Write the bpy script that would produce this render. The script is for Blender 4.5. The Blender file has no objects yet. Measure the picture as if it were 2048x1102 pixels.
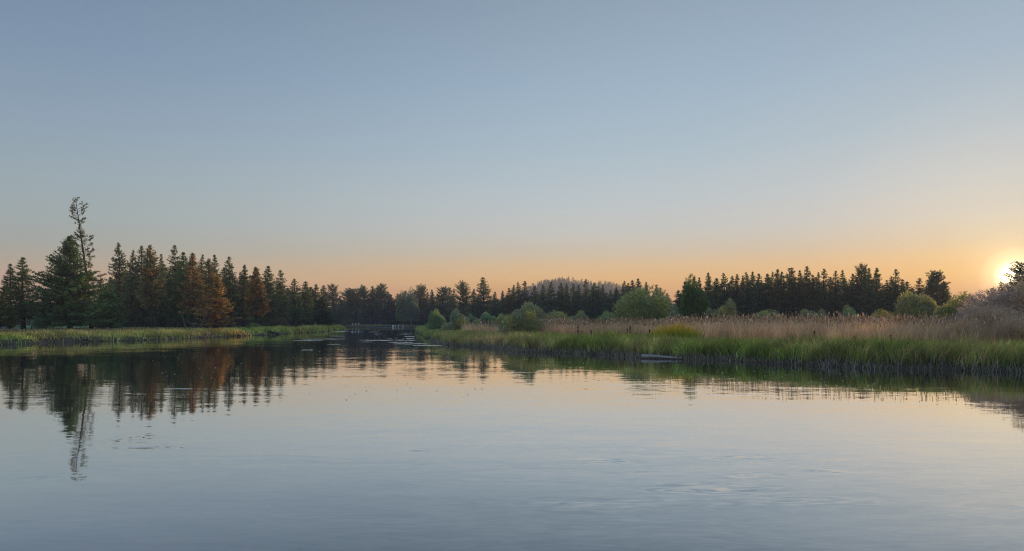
import bpy, math, random
import numpy as np
from math import radians, pi

sc = bpy.context.scene
COL = sc.collection
F, H0, YH, CX = 1365.0, 2.5, 645.0, 1024.0      # focal length and horizon of the 2048 px wide photograph, eye height in metres

# ------------------------------------------------------------------ camera
cam_data = bpy.data.cameras.new('camera')
cam = bpy.data.objects.new('camera', cam_data)
COL.objects.link(cam)
cam.location = (0, 0, H0)
cam.rotation_euler = (pi / 2, 0, 0)
cam_data.sensor_width = 36.0
cam_data.lens = 36.0 * F / 2048
cam_data.shift_y = (YH - 551.0) / 2048
cam_data.clip_start = 0.1
cam_data.clip_end = 20000
sc.camera = cam

# ------------------------------------------------------------------ sky, sun, exposure
SUN_AZ, SUN_EL = radians(36.35), radians(3.1)
SUN_DIR = np.array([math.sin(SUN_AZ) * math.cos(SUN_EL), math.cos(SUN_AZ) * math.cos(SUN_EL), math.sin(SUN_EL)])


def lin(r, g, b):
    f = lambda c: c / 12.92 if c <= 0.04045 else ((c + 0.055) / 1.055) ** 2.4
    return (f(r / 255), f(g / 255), f(b / 255), 1.0)


world = bpy.data.worlds.new('World')
sc.world = world
world.use_nodes = True
wn, wl = world.node_tree.nodes, world.node_tree.links
wn.clear()


def wnode(t, **kw):
    n = wn.new(t)
    for k, v in kw.items():
        setattr(n, k, v)
    return n


def wmath(op, a, b=None, clamp=False):
    n = wnode('ShaderNodeMath', operation=op, use_clamp=clamp)
    for i, v in enumerate((a, b)):
        if v is None:
            continue
        if isinstance(v, (int, float)):
            n.inputs[i].default_value = v
        else:
            wl.new(v, n.inputs[i])
    return n.outputs[0]


def wramp(fac, stops, interp='LINEAR'):
    n = wnode('ShaderNodeValToRGB')
    n.color_ramp.interpolation = interp
    el = n.color_ramp.elements
    while len(el) > 1:
        el.remove(el[-1])
    el[0].position, el[0].color = stops[0]
    for p, c in stops[1:]:
        e = el.new(p)
        e.color = c
    wl.new(fac, n.inputs[0])
    return n.outputs[0]


tc = wnode('ShaderNodeTexCoord')
nrm = wnode('ShaderNodeVectorMath', operation='NORMALIZE')
wl.new(tc.outputs['Generated'], nrm.inputs[0])
sep = wnode('ShaderNodeSeparateXYZ')
wl.new(nrm.outputs[0], sep.inputs[0])
elev = wmath('MULTIPLY', wmath('ARCSINE', sep.outputs['Z']), 180 / pi / 90, True)     # 0 at the horizon .. 1 at the zenith
dot = wnode('ShaderNodeVectorMath', operation='DOT_PRODUCT')
wl.new(nrm.outputs[0], dot.inputs[0])
dot.inputs[1].default_value = tuple(SUN_DIR)
ang = wmath('MULTIPLY', wmath('ARCCOSINE', wmath('MINIMUM', dot.outputs['Value'], 0.999999)), 180 / pi)  # degrees from the sun
away = wramp(elev, [(0.0, lin(206, 152, 118)), (2.0 / 90, lin(210, 164, 130)), (3.2 / 90, lin(200, 172, 143)), (4.2 / 90, lin(178, 171, 153)), (5.5 / 90, lin(159, 170, 165)),
                    (7.5 / 90, lin(153, 171, 174)), (10 / 90, lin(148, 170, 179)), (14 / 90, lin(136, 160, 180)), (19 / 90, lin(120, 146, 172)),
                    (25 / 90, lin(107, 132, 158)), (40 / 90, lin(104, 132, 165)), (1.0, lin(112, 142, 178))])
near = wramp(elev, [(0.0, lin(255, 164, 72)), (2.2 / 90, lin(255, 180, 86)), (3.4 / 90, lin(251, 196, 114)), (4.6 / 90, lin(237, 200, 146)), (5.8 / 90, lin(214, 201, 176)),
                    (7.5 / 90, lin(201, 204, 199)), (10 / 90, lin(189, 202, 207)), (14 / 90, lin(171, 193, 206)), (19 / 90, lin(156, 181, 201)),
                    (25 / 90, lin(143, 165, 184)), (40 / 90, lin(124, 150, 180)), (1.0, lin(112, 142, 178))])
mr = wnode('ShaderNodeMapRange', interpolation_type='SMOOTHSTEP')
wl.new(ang, mr.inputs[0])
mr.inputs[1].default_value, mr.inputs[2].default_value = 80.0, 24.0
mix = wnode('ShaderNodeMix', data_type='RGBA')
wl.new(mr.outputs[0], mix.inputs[0])
wl.new(away, mix.inputs[6])
wl.new(near, mix.inputs[7])
glow = wramp(wmath('DIVIDE', ang, 30.0, True), [(0.0, (9, 7.4, 4.5, 1)), (0.02, (3.0, 2.5, 1.6, 1)), (0.04, (0.95, 0.74, 0.42, 1)), (0.07, (0.33, 0.26, 0.11, 1)), (0.11, (0.20, 0.145, 0.035, 1)), (0.17, (0.135, 0.085, 0.004, 1)),
                                              (0.28, (0.09, 0.046, 0, 1)), (0.47, (0.025, 0.011, 0, 1)), (0.8, (0, 0, 0, 1))])
add = wnode('ShaderNodeMix', data_type='RGBA', blend_type='ADD')
add.inputs[0].default_value = 1.0
wl.new(mix.outputs[2], add.inputs[6])
wl.new(glow, add.inputs[7])
bg = wnode('ShaderNodeBackground')
wl.new(add.outputs[2], bg.inputs[0])
bg.inputs[1].default_value = 1.0
sky = wnode('ShaderNodeTexSky', sky_type='NISHITA', sun_disc=False, sun_elevation=SUN_EL, sun_rotation=SUN_AZ)
sky.dust_density = 2.0
bg2 = wnode('ShaderNodeBackground')
wl.new(sky.outputs[0], bg2.inputs[0])
bg2.inputs[1].default_value = 0.004
adds = wnode('ShaderNodeAddShader')
wl.new(bg.outputs[0], adds.inputs[0])
wl.new(bg2.outputs[0], adds.inputs[1])
wo = wnode('ShaderNodeOutputWorld')
wl.new(adds.outputs[0], wo.inputs['Surface'])

sun_data = bpy.data.lights.new('sun', 'SUN')
sun_data.energy = 5.0
sun_data.angle = radians(0.6)
sun_data.color = (1.0, 0.60, 0.30)
sun = bpy.data.objects.new('sun', sun_data)
COL.objects.link(sun)
from mathutils import Vector
sun.rotation_euler = Vector(SUN_DIR).to_track_quat('Z', 'Y').to_euler()
sun.location = (60, 80, 60)

vs = sc.view_settings
vs.view_transform = 'Standard'
vs.look = 'None'
vs.gamma = 1.0
vs.exposure = 0.0
sc.cycles.use_denoising = True
sc.cycles.denoising_prefilter = 'NONE'
sc.cycles.pixel_filter_type = 'BLACKMAN_HARRIS'
sc.cycles.filter_width = 1.1
sc.cycles.max_bounces = 10
sc.cycles.diffuse_bounces = 5
sc.cycles.glossy_bounces = 3
sc.cycles.transmission_bounces = 4
sc.cycles.volume_bounces = 1
sc.cycles.transparent_max_bounces = 8
sc.cycles.sample_clamp_indirect = 6.0

# ------------------------------------------------------------------ materials


class Mat:
    def __init__(self, name):
        self.m = bpy.data.materials.new(name)
        self.m.use_nodes = True
        self.n, self.l = self.m.node_tree.nodes, self.m.node_tree.links
        self.n.clear()
        self.out = self.n.new('ShaderNodeOutputMaterial')

    def node(self, t, **kw):
        n = self.n.new(t)
        for k, v in kw.items():
            setattr(n, k, v)
        return n

    def noise(self, scale, detail=4, coord='Object', stretch=None, rough=0.5):
        tcn = self.node('ShaderNodeTexCoord')
        src = tcn.outputs[coord]
        if stretch:
            mp = self.node('ShaderNodeMapping')
            mp.inputs['Scale'].default_value = stretch
            self.l.new(src, mp.inputs[0])
            src = mp.outputs[0]
        nz = self.node('ShaderNodeTexNoise')
        nz.inputs['Scale'].default_value = scale
        nz.inputs['Detail'].default_value = detail
        nz.inputs['Roughness'].default_value = rough
        self.l.new(src, nz.inputs['Vector'])
        return nz

    def ramp(self, fac, stops):
        n = self.node('ShaderNodeValToRGB')
        el = n.color_ramp.elements
        el[0].position, el[0].color = stops[0][0], (*stops[0][1], 1)
        el[1].position, el[1].color = stops[-1][0], (*stops[-1][1], 1)
        for p, c in stops[1:-1]:
            e = el.new(p)
            e.color = (*c, 1)
        self.l.new(fac, n.inputs[0])
        return n.outputs[0]


def foliage_mat(name, trans=0.35, tint=(1, 1, 1), rough=0.6):
    """colour from the 'Col' attribute of each leaf, tinted by the object's own colour; light passes through the leaves"""
    M = Mat(name)
    at = M.node('ShaderNodeAttribute', attribute_name='Col')
    oi = M.node('ShaderNodeObjectInfo')
    mu = M.node('ShaderNodeMix', data_type='RGBA', blend_type='MULTIPLY')
    mu.inputs[0].default_value = 1
    M.l.new(at.outputs['Color'], mu.inputs[6])
    M.l.new(oi.outputs['Color'], mu.inputs[7])
    d = M.node('ShaderNodeBsdfDiffuse')
    t = M.node('ShaderNodeBsdfTranslucent')
    M.l.new(mu.outputs[2], d.inputs[0])
    M.l.new(mu.outputs[2], t.inputs[0])
    mx = M.node('ShaderNodeMixShader')
    mx.inputs[0].default_value = trans
    M.l.new(d.outputs[0], mx.inputs[1])
    M.l.new(t.outputs[0], mx.inputs[2])
    M.l.new(mx.outputs[0], M.out.inputs['Surface'])
    return M.m


def noisy_mat(name, c1, c2, scale=3.0, rough=0.8, bump=0.0, stretch=None, spec=0.3, c3=None):
    M = Mat(name)
    p = M.node('ShaderNodeBsdfPrincipled')
    nz = M.noise(scale, 6, stretch=stretch)
    stops = [(0.3, c1), (0.7, c2)] if c3 is None else [(0.3, c1), (0.5, c2), (0.7, c3)]
    M.l.new(M.ramp(nz.outputs[0], stops), p.inputs['Base Color'])
    p.inputs['Roughness'].default_value = rough
    p.inputs['Specular IOR Level'].default_value = spec
    if bump:
        b = M.node('ShaderNodeBump')
        b.inputs['Strength'].default_value = bump
        b.inputs['Distance'].default_value = 0.05
        M.l.new(nz.outputs[0], b.inputs['Height'])
        M.l.new(b.outputs[0], p.inputs['Normal'])
    M.l.new(p.outputs[0], M.out.inputs['Surface'])
    return M.m


M_NEEDLE = foliage_mat('needles', 0.45)
M_LEAF = foliage_mat('leaves', 0.55)
M_BLADE = foliage_mat('grass_blades', 0.5)
M_BARK = noisy_mat('bark', (0.045, 0.036, 0.03), (0.11, 0.085, 0.07), 3, 0.9, 0.6, (4, 4, 0.6))
M_PALEBARK = noisy_mat('pale_bark', (0.22, 0.21, 0.18), (0.36, 0.35, 0.31), 4, 0.8, 0.2, (1, 1, 2))
M_DRIFT = noisy_mat('driftwood', (0.24, 0.23, 0.22), (0.62, 0.60, 0.58), 5, 0.8, 0.5, (0.5, 5, 5))
M_DEADWOOD = noisy_mat('dead_wood', (0.07, 0.062, 0.056), (0.17, 0.15, 0.135), 4, 0.9, 0.4)
M_DARKLOG = noisy_mat('dark_wood', (0.03, 0.026, 0.023), (0.075, 0.065, 0.055), 4, 0.85, 0.5)
M_MUD = noisy_mat('earth', (0.055, 0.045, 0.034), (0.12, 0.10, 0.075), 0.8, 0.95, 0.3, None, 0.05, (0.13, 0.13, 0.065))
M_FIELD = noisy_mat('field_grass', (0.10, 0.27, 0.10), (0.15, 0.33, 0.12), 0.15, 0.9, 0, None, 0.1, (0.22, 0.32, 0.14))
M_HILL = noisy_mat('hill_slope', (0.05, 0.055, 0.035), (0.11, 0.085, 0.06), 0.03, 0.95, 0, None, 0.1)
M_WHITE = noisy_mat('white_paint', (0.70, 0.70, 0.70), (0.82, 0.82, 0.82), 3, 0.5)
M_GREYWOOD = noisy_mat('weathered_boards', (0.16, 0.16, 0.17), (0.30, 0.30, 0.31), 5, 0.8, 0.2, (1, 8, 8))
M_ROOF = noisy_mat('dark_roof', (0.03, 0.028, 0.028), (0.06, 0.055, 0.05), 3, 0.9)

# ------------------------------------------------------------------ mesh helpers


def mesh(name, V, T, col=None, smooth=False):
    V = np.asarray(V, np.float32)
    T = np.asarray(T, np.int32)
    me = bpy.data.meshes.new(name)
    me.vertices.add(len(V))
    me.vertices.foreach_set('co', V.ravel())
    k = T.shape[1]
    me.loops.add(T.size)
    me.loops.foreach_set('vertex_index', T.ravel())
    me.polygons.add(len(T))
    me.polygons.foreach_set('loop_start', np.arange(0, T.size, k, dtype=np.int32))
    if smooth:
        me.polygons.foreach_set('use_smooth', np.ones(len(T), bool))
    if col is not None:
        a = me.color_attributes.new('Col', 'FLOAT_COLOR', 'POINT')
        c = np.ones((len(V), 4), np.float32)
        c[:, :3] = col
        a.data.foreach_set('color', c.ravel())
    me.update(calc_edges=True)
    return me


class MB:
    """collects shapes (quads become triangles) for ONE part"""

    def __init__(self):
        self.v, self.t = [], []

    def add(self, v, t):
        o = len(self.v)
        self.v += [tuple(p) for p in v]
        self.t += [tuple(i + o for i in f) for f in t]
        return self

    def box(self, c, s, rz=0.0, taper=1.0, rx=0.0):
        x, y, z = (q / 2 for q in s)
        pts = []
        for sz in (-1, 1):
            k = taper if sz > 0 else 1
            for sx, sy in ((-1, -1), (1, -1), (1, 1), (-1, 1)):
                p = np.array([sx * x * k, sy * y * k, sz * z])
                if rx:
                    p = np.array([p[0], p[1] * math.cos(rx) - p[2] * math.sin(rx), p[1] * math.sin(rx) + p[2] * math.cos(rx)])
                pts.append((c[0] + p[0] * math.cos(rz) - p[1] * math.sin(rz), c[1] + p[0] * math.sin(rz) + p[1] * math.cos(rz), c[2] + p[2]))
        q = [(0, 3, 2, 1), (4, 5, 6, 7), (0, 1, 5, 4), (1, 2, 6, 5), (2, 3, 7, 6), (3, 0, 4, 7)]
        return self.add(pts, [(a, b, c_) for a, b, c_, d in q] + [(a, c_, d) for a, b, c_, d in q])

    def tube(self, pts, rads, n=7, jit=0.0, seed=0, cap=True):
        rng = np.random.default_rng(seed)
        pts = [np.array(p, float) for p in pts]
        vs_ = []
        for i, p in enumerate(pts):
            d = pts[min(i + 1, len(pts) - 1)] - pts[max(i - 1, 0)]
            d /= np.linalg.norm(d) + 1e-9
            a = np.cross(d, (0, 0, 1) if abs(d[2]) < 0.9 else (1, 0, 0))
            a /= np.linalg.norm(a)
            b = np.cross(d, a)
            for k in range(n):
                r = rads[i] * (1 + jit * rng.uniform(-1, 1))
                vs_.append(p + r * (math.cos(2 * pi * k / n) * a + math.sin(2 * pi * k / n) * b))
        t = []
        for i in range(len(pts) - 1):
            for k in range(n):
                a0, b0 = i * n + k, i * n + (k + 1) % n
                t += [(a0, b0, b0 + n), (a0, b0 + n, a0 + n)]
        if cap:
            for base, rev in ((0, True), ((len(pts) - 1) * n, False)):
                for k in range(1, n - 1):
                    f = (base, base + k, base + k + 1)
                    t.append(f[::-1] if rev else f)
        return self.add(vs_, t)

    def blob(self, c, r, n=10, m=7):
        vs_, t = [], []
        for i in range(m + 1):
            th = pi * i / m
            for k in range(n):
                ph = 2 * pi * k / n
                vs_.append((c[0] + r[0] * math.sin(th) * math.cos(ph), c[1] + r[1] * math.sin(th) * math.sin(ph), c[2] + r[2] * math.cos(th)))
        for i in range(m):
            for k in range(n):
                a0, b0 = i * n + k, i * n + (k + 1) % n
                t += [(a0, a0 + n, b0 + n), (a0, b0 + n, b0)]
        return self.add(vs_, t)

    def build(self, name, mat, parent=None, smooth=False):
        return obj(name, mesh(name, self.v, self.t, smooth=smooth), mat, parent)


def obj(name, me, mat=None, parent=None, loc=None):
    o = bpy.data.objects.new(name, me)
    COL.objects.link(o)
    if mat is not None and me is not None and not me.materials:
        me.materials.append(mat)
    if parent is not None:
        o.parent = parent
    if loc is not None:
        o.location = loc
    return o


def empty(name, loc=(0, 0, 0), rz=0.0):
    o = bpy.data.objects.new(name, None)
    COL.objects.link(o)
    o.location = loc
    o.rotation_euler = (0, 0, rz)
    o.empty_display_size = 0.3
    return o


def tag(o, label, cat, group=None):
    o['label'] = label
    o['category'] = cat
    if group:
        o['group'] = group
    return o


def structure(o):
    o['kind'] = 'structure'
    return o


def stuff(o, label=None, cat=None):
    o['kind'] = 'stuff'
    if label:
        o['label'] = label
    if cat:
        o['category'] = cat
    return o


ORD = ['', 'first', 'second', 'third', 'fourth', 'fifth', 'sixth', 'seventh', 'eighth', 'ninth', 'tenth', 'eleventh', 'twelfth', 'thirteenth', 'fourteenth',
       'fifteenth', 'sixteenth', 'seventeenth', 'eighteenth', 'nineteenth']
TENS = {2: ('twenty', 'twentieth'), 3: ('thirty', 'thirtieth'), 4: ('forty', 'fortieth'), 5: ('fifty', 'fiftieth'), 6: ('sixty', 'sixtieth')}


def ordinal(n):
    if n < 20:
        return ORD[n]
    t, u = divmod(n, 10)
    return TENS[t][1] if u == 0 else TENS[t][0] + '-' + ORD[u]


# ------------------------------------------------------------------ the river's outline and the lie of the land
RIVER = np.array([(-75, -200), (-66, 0), (-61, 45), (-57, 76), (-56.7, 87), (-51.5, 95), (-50.3, 114), (-49.4, 136), (-50.5, 155), (-50.3, 179), (-58, 235),
                  (-70, 284), (-98, 312), (-112, 335), (-97, 352), (-60, 362), (-40, 360), (-42, 341), (-32, 227), (-24, 170), (-14, 110), (-8.6, 81), (-6.9, 75.8),
                  (-3.85, 71), (-1.15, 65.6), (0.68, 57.8), (5.1, 55), (9, 48.1), (13.8, 44.3), (15.8, 41.1), (18.8, 37.9), (22.8, 35.5), (25.6, 34.1), (33, 31),
                  (40, 22), (46, 0), (60, -200)], float)


def vnoise(x, y, s, seed=0):
    """smooth value noise 0..1"""
    x = np.asarray(x, float) / s + 137.3
    y = np.asarray(y, float) / s + 71.9
    xi, yi = np.floor(x), np.floor(y)
    fx, fy = x - xi, y - yi
    fx, fy = fx * fx * (3 - 2 * fx), fy * fy * (3 - 2 * fy)
    h = lambda a, b: np.mod(np.sin(a * 127.1 + b * 311.7 + seed * 74.7) * 43758.5453, 1.0)
    return (h(xi, yi) * (1 - fx) + h(xi + 1, yi) * fx) * (1 - fy) + (h(xi, yi + 1) * (1 - fx) + h(xi + 1, yi + 1) * fx) * fy


def river_sd(x, y):
    """signed distance to the water's edge, positive on land"""
    x, y = np.asarray(x, float), np.asarray(y, float)
    d = np.full(x.shape, 1e9)
    inside = np.zeros(x.shape, bool)
    n = len(RIVER)
    for i in range(n):
        ax, ay = RIVER[i]
        bx, by = RIVER[(i + 1) % n]
        dx, dy = bx - ax, by - ay
        t = np.clip(((x - ax) * dx + (y - ay) * dy) / (dx * dx + dy * dy), 0, 1)
        d = np.minimum(d, np.hypot(x - ax - t * dx, y - ay - t * dy))
        c = ((ay > y) != (by > y)) & (x < (bx - ax) * (y - ay) / (by - ay + 1e-12) + ax)
        inside ^= c
    sd = np.where(inside, -d, d)
    return sd + (vnoise(x, y, 3.0, 1) - 0.5) * 1.1 + (vnoise(x, y, 0.9, 2) - 0.5) * 0.35


def sst(a, b, v):
    t = np.clip((v - a) / (b - a), 0, 1)
    return t * t * (3 - 2 * t)


def ground_z(x, y, sd=None):
    x, y = np.asarray(x, float), np.asarray(y, float)
    if sd is None:
        sd = river_sd(x, y)
    left = -0.9 + 0.93 * sst(-2.5, 0.2, sd) + 0.5 * sst(0.1, 0.7, sd) + 0.42 * sst(0.6, 4.0, sd) + 0.15 * sst(6, 40, sd)
    right = -0.9 + 0.85 * sst(-1.2, -0.05, sd) + 0.45 * sst(-0.05, 0.5, sd) + 0.25 * sst(0.5, 5, sd) + 0.1 * sst(5, 30, sd)
    w = sst(-50, -36, x + 0.0 * y)
    w = np.where(y > 240, sst(-60, -40, x), w)
    z = left * (1 - w) + right * w
    return z + np.where(sd > 0.6, (vnoise(x, y, 6, 5) - 0.5) * 0.16 + (vnoise(x, y, 1.7, 6) - 0.5) * 0.08, 0)


def gz(x, y):
    return float(ground_z(np.array([x]), np.array([y]))[0])


def at(px, d):
    """x in metres of something that the photograph shows in pixel column px at distance d"""
    return (px - CX) / F * d


def zat(py, d):
    return H0 + (YH - py) / F * d


def grid(xs, ys, zf):
    X, Y = np.meshgrid(xs, ys)
    V = np.stack([X.ravel(), Y.ravel(), zf(X.ravel(), Y.ravel())], 1)
    nx, ny = len(xs), len(ys)
    i = (np.arange(ny - 1)[:, None] * nx + np.arange(nx - 1)[None, :]).ravel()
    return V, np.stack([i, i + 1, i + 1 + nx, i + nx], 1)


geo = lambda a, b, n: np.sign(a) * np.geomspace(abs(a), abs(b), n)
xs = np.concatenate([-np.geomspace(2300, 120, 14)[:-1], np.arange(-120, 70, 0.8), np.geomspace(70, 2700, 16)])
ys = np.concatenate([np.arange(-300, 20, 16), np.arange(20, 200, 0.8), np.arange(200, 420, 2.5), np.geomspace(420, 2520, 14)])
V, Q = grid(xs, ys, ground_z)
structure(obj('ground', mesh('ground', V, Q, smooth=True), M_MUD))

# mown green field behind the left trees
V, Q = grid(np.arange(-420, -57, 6.0), np.concatenate([np.arange(146, 330, 6.0)]), lambda x, y: ground_z(x, y) + 0.06)
keep = [i for i, q in enumerate(Q) if river_sd(V[q, 0], V[q, 1]).min() > 14 and V[q, 1].min() > 120]
structure(obj('field', mesh('field', V, Q[keep], smooth=True), M_FIELD))

# far hill
rng = np.random.default_rng(3)
HILL_D = 1500.0
hx0, hx1 = at(960, HILL_D), at(1330, HILL_D)


def hill_z(x, y):
    u = (x - at(1155, HILL_D)) / 165.0
    v = (y - HILL_D) / 260.0
    r = np.sqrt((u * 0.95) ** 2 + v ** 2)
    prof = np.where(r < 1.6, 0.5 + 0.5 * np.cos(np.clip(r / 1.6, 0, 1) * pi), 0)
    return 0.5 + (zat(572, HILL_D)) * np.minimum(prof ** 0.75 * 1.12, 0.9 + 0.1 * prof) + (vnoise(x, y, 60, 8) - 0.5) * 15 * prof


V, Q = grid(np.linspace(-160, 450, 70), np.linspace(HILL_D - 420, HILL_D + 420, 60), hill_z)
structure(obj('hill', mesh('hill', V, Q, smooth=True), M_HILL))


def ridge_z(x, y):
    u = np.clip(1 - ((y - 2300) / 200.0) ** 2, 0, 1)
    return 0.5 + u * (70 + 35 * np.sin(x / 330.0 + 1.2) + 14 * vnoise(x, y, 120, 4))


V, Q = grid(np.linspace(-2200, 2600, 120), np.linspace(2100, 2500, 14), ridge_z)
ridge_o = structure(obj('distant_ridge', mesh('distant_ridge', V, Q, smooth=True), M_HILL))
ridge_o.scale = (1, 1, 0.62)

# ------------------------------------------------------------------ water
M = Mat('river_water')
geom = M.node('ShaderNodeNewGeometry')


def slope(scale, stretch, amp, detail=2, dist=0.0, offs=0):
    mp = M.node('ShaderNodeMapping')
    mp.inputs['Scale'].default_value = stretch
    mp.inputs['Location'].default_value = (offs, offs * 0.7, 0)
    mp.inputs['Rotation'].default_value = (0, 0, radians(3 + offs % 7))
    M.l.new(geom.outputs['Position'], mp.inputs[0])
    nz = M.node('ShaderNodeTexNoise')
    nz.inputs['Scale'].default_value = scale
    nz.inputs['Detail'].default_value = detail
    nz.inputs['Distortion'].default_value = dist
    M.l.new(mp.outputs[0], nz.inputs['Vector'])
    s = M.node('ShaderNodeVectorMath', operation='SUBTRACT')
    M.l.new(nz.outputs['Color'], s.inputs[0])
    s.inputs[1].default_value = (0.5, 0.5, 0.5)
    m2 = M.node('ShaderNodeVectorMath', operation='MULTIPLY')
    M.l.new(s.outputs[0], m2.inputs[0])
    m2.inputs[1].default_value = (amp[0], amp[1], 0)
    return m2.outputs[0], mp


s1, _ = slope(0.5, (0.35, 1.0, 1), (0.006, 0.018), 2, 0.6, 3)        # long lazy undulation
s2, _ = slope(2.0, (0.22, 1.0, 1), (0.008, 0.040), 4, 1.2, 11)       # wind ripples, crests across the view
s3, _ = slope(7.0, (0.25, 1.0, 1), (0.016, 0.050), 4, 1.4, 23)
# patches where the current wells up and ruffles the surface
pn = M.node('ShaderNodeTexNoise')
pm = M.node('ShaderNodeMapping')
pm.inputs['Scale'].default_value = (0.05, 0.11, 1)
M.l.new(geom.outputs['Position'], pm.inputs[0])
M.l.new(pm.outputs[0], pn.inputs['Vector'])
pn.inputs['Scale'].default_value = 1.0
pn.inputs['Detail'].default_value = 3
pr = M.node('ShaderNodeMapRange', interpolation_type='SMOOTHSTEP')
pr.inputs[1].default_value, pr.inputs[2].default_value = 0.40, 0.66
pr.inputs[3].default_value, pr.inputs[4].default_value = 0.5, 1.4
M.l.new(pn.outputs[0], pr.inputs[0])
a1 = M.node('ShaderNodeVectorMath', operation='ADD')
M.l.new(s2, a1.inputs[0])
M.l.new(s3, a1.inputs[1])
sc1 = M.node('ShaderNodeVectorMath', operation='SCALE')
M.l.new(a1.outputs[0], sc1.inputs[0])
M.l.new(pr.outputs[0], sc1.inputs['Scale'])
a2 = M.node('ShaderNodeVectorMath', operation='ADD')
M.l.new(sc1.outputs[0], a2.inputs[0])
M.l.new(s1, a2.inputs[1])
last = a2.outputs[0]
# small upwellings: spots of steep crumpled ripples
s4, _ = slope(3.2, (0.30, 1.0, 1), (0.05, 0.40), 4, 3.0, 5)
for k, (ex, ey, rx_, ry_, ea) in enumerate([(1.75, 12.3, 0.7, 0.35, 0.9), (2.9, 10.3, 1.3, 0.45, 0.8), (5.3, 11.5, 0.45, 0.22, 0.9), (2.0, 11.4, 0.5, 0.22, 0.7), (-1.9, 13.3, 0.6, 0.25, 0.7), (3.9, 11.1, 0.8, 0.35, 0.7),
                                        (-8.2, 14.6, 1.5, 0.9, 0.45), (-7.2, 13.6, 1.3, 0.3, 0.8), (1.2, 9.4, 2.2, 0.5, 0.35), (-7.6, 11.0, 0.4, 0.2, 0.7), (4.0, 9.6, 1.4, 0.5, 0.35), (4.2, 12.6, 1.0, 0.3, 0.6)]):
    df = M.node('ShaderNodeVectorMath', operation='SUBTRACT')
    M.l.new(geom.outputs['Position'], df.inputs[0])
    df.inputs[1].default_value = (ex, ey, 0)
    sq = M.node('ShaderNodeVectorMath', operation='MULTIPLY')
    M.l.new(df.outputs[0], sq.inputs[0])
    sq.inputs[1].default_value = (1 / rx_, 1 / ry_, 0)
    ln = M.node('ShaderNodeVectorMath', operation='LENGTH')
    M.l.new(sq.outputs[0], ln.inputs[0])
    fo = M.node('ShaderNodeMapRange', interpolation_type='SMOOTHSTEP')
    fo.inputs[1].default_value, fo.inputs[2].default_value = 1.3, 0.1
    fo.inputs[3].default_value, fo.inputs[4].default_value = 0.0, ea
    M.l.new(ln.outputs['Value'], fo.inputs[0])
    am = M.node('ShaderNodeVectorMath', operation='SCALE')
    M.l.new(s4, am.inputs[0])
    M.l.new(fo.outputs[0], am.inputs['Scale'])
    ad = M.node('ShaderNodeVectorMath', operation='ADD')
    M.l.new(last, ad.inputs[0])
    M.l.new(am.outputs[0], ad.inputs[1])
    last = ad.outputs[0]
up = M.node('ShaderNodeVectorMath', operation='ADD')
M.l.new(last, up.inputs[0])
up.inputs[1].default_value = (0, 0, 1)
nm = M.node('ShaderNodeVectorMath', operation='NORMALIZE')
M.l.new(up.outputs[0], nm.inputs[0])
gl = M.node('ShaderNodeBsdfGlossy')
gl.inputs['Roughness'].default_value = 0.02
gl.inputs['Color'].default_value = (0.97, 0.97, 0.97, 1)
M.l.new(nm.outputs[0], gl.inputs['Normal'])
df = M.node('ShaderNodeBsdfDiffuse')
df.inputs['Color'].default_value = (0.030, 0.042, 0.050, 1)
lw = M.node('ShaderNodeLayerWeight')
lw.inputs['Blend'].default_value = 0.5
M.l.new(nm.outputs[0], lw.inputs['Normal'])
fr = M.node('ShaderNodeMapRange', interpolation_type='SMOOTHSTEP')
fr.inputs[1].default_value, fr.inputs[2].default_value = 0.475, 0.965
fr.inputs[3].default_value, fr.inputs[4].default_value = 0.04, 0.97
M.l.new(lw.outputs['Facing'], fr.inputs[0])
mx = M.node('ShaderNodeMixShader')
M.l.new(fr.outputs[0], mx.inputs[0])
M.l.new(df.outputs[0], mx.inputs[1])
M.l.new(gl.outputs[0], mx.inputs[2])
M.l.new(mx.outputs[0], M.out.inputs['Surface'])
V, Q = grid(np.array([-300, -90, 0, 80, 200.]), np.array([-200, 0, 60, 150, 300, 420.]), lambda x, y: x * 0)
structure(obj('river', mesh('river', V, Q), M.m))

# ------------------------------------------------------------------ leaf and blade generators


def unit(a):
    return a / (np.linalg.norm(a, axis=-1, keepdims=True) + 1e-9)


def tufts(rng, P, D, k, ln, wd, spread, col, cvar=0.3, up=0.2):
    """k slim triangles fanning out at each point of P along D; returns V, T, colours"""
    n = len(P)
    P3 = np.repeat(P, k, 0)
    D3 = np.repeat(unit(D), k, 0)
    d = unit(D3 + rng.normal(0, spread, (n * k, 3)) + np.array([0, 0, up]))
    L = np.repeat(ln * rng.uniform(0.7, 1.25, n), k)[:, None] * rng.uniform(0.7, 1.2, (n * k, 1))
    side = unit(np.cross(d, rng.normal(0, 1, (n * k, 3)))) * (wd * rng.uniform(0.7, 1.3, (n * k, 1)))
    st = P3 + rng.normal(0, np.mean(ln) * 0.16, (n * k, 3))
    V = np.stack([st - side + d * L * 0.25, st + side + d * L * 0.25, st + d * L], 1).reshape(-1, 3)
    # a small tail triangle shares nothing with its neighbours: every needle spray is separate
    T = np.arange(len(V)).reshape(-1, 3)
    c = np.repeat(col, k, 0) if np.ndim(col) == 2 else np.tile(col, (n * k, 1))
    br = np.repeat(np.exp(rng.normal(0, cvar, n)), k)[:, None] * np.exp(rng.normal(0, 0.14, (n * k, 1)))
    C = np.repeat(c * br, 3, 0)
    return V, T, C


def join(parts):
    V, T, C, o = [], [], [], 0
    for v, t, c in parts:
        V.append(v)
        T.append(t + o)
        C.append(c)
        o += len(v)
    return np.concatenate(V), np.concatenate(T), np.concatenate(C)


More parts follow.
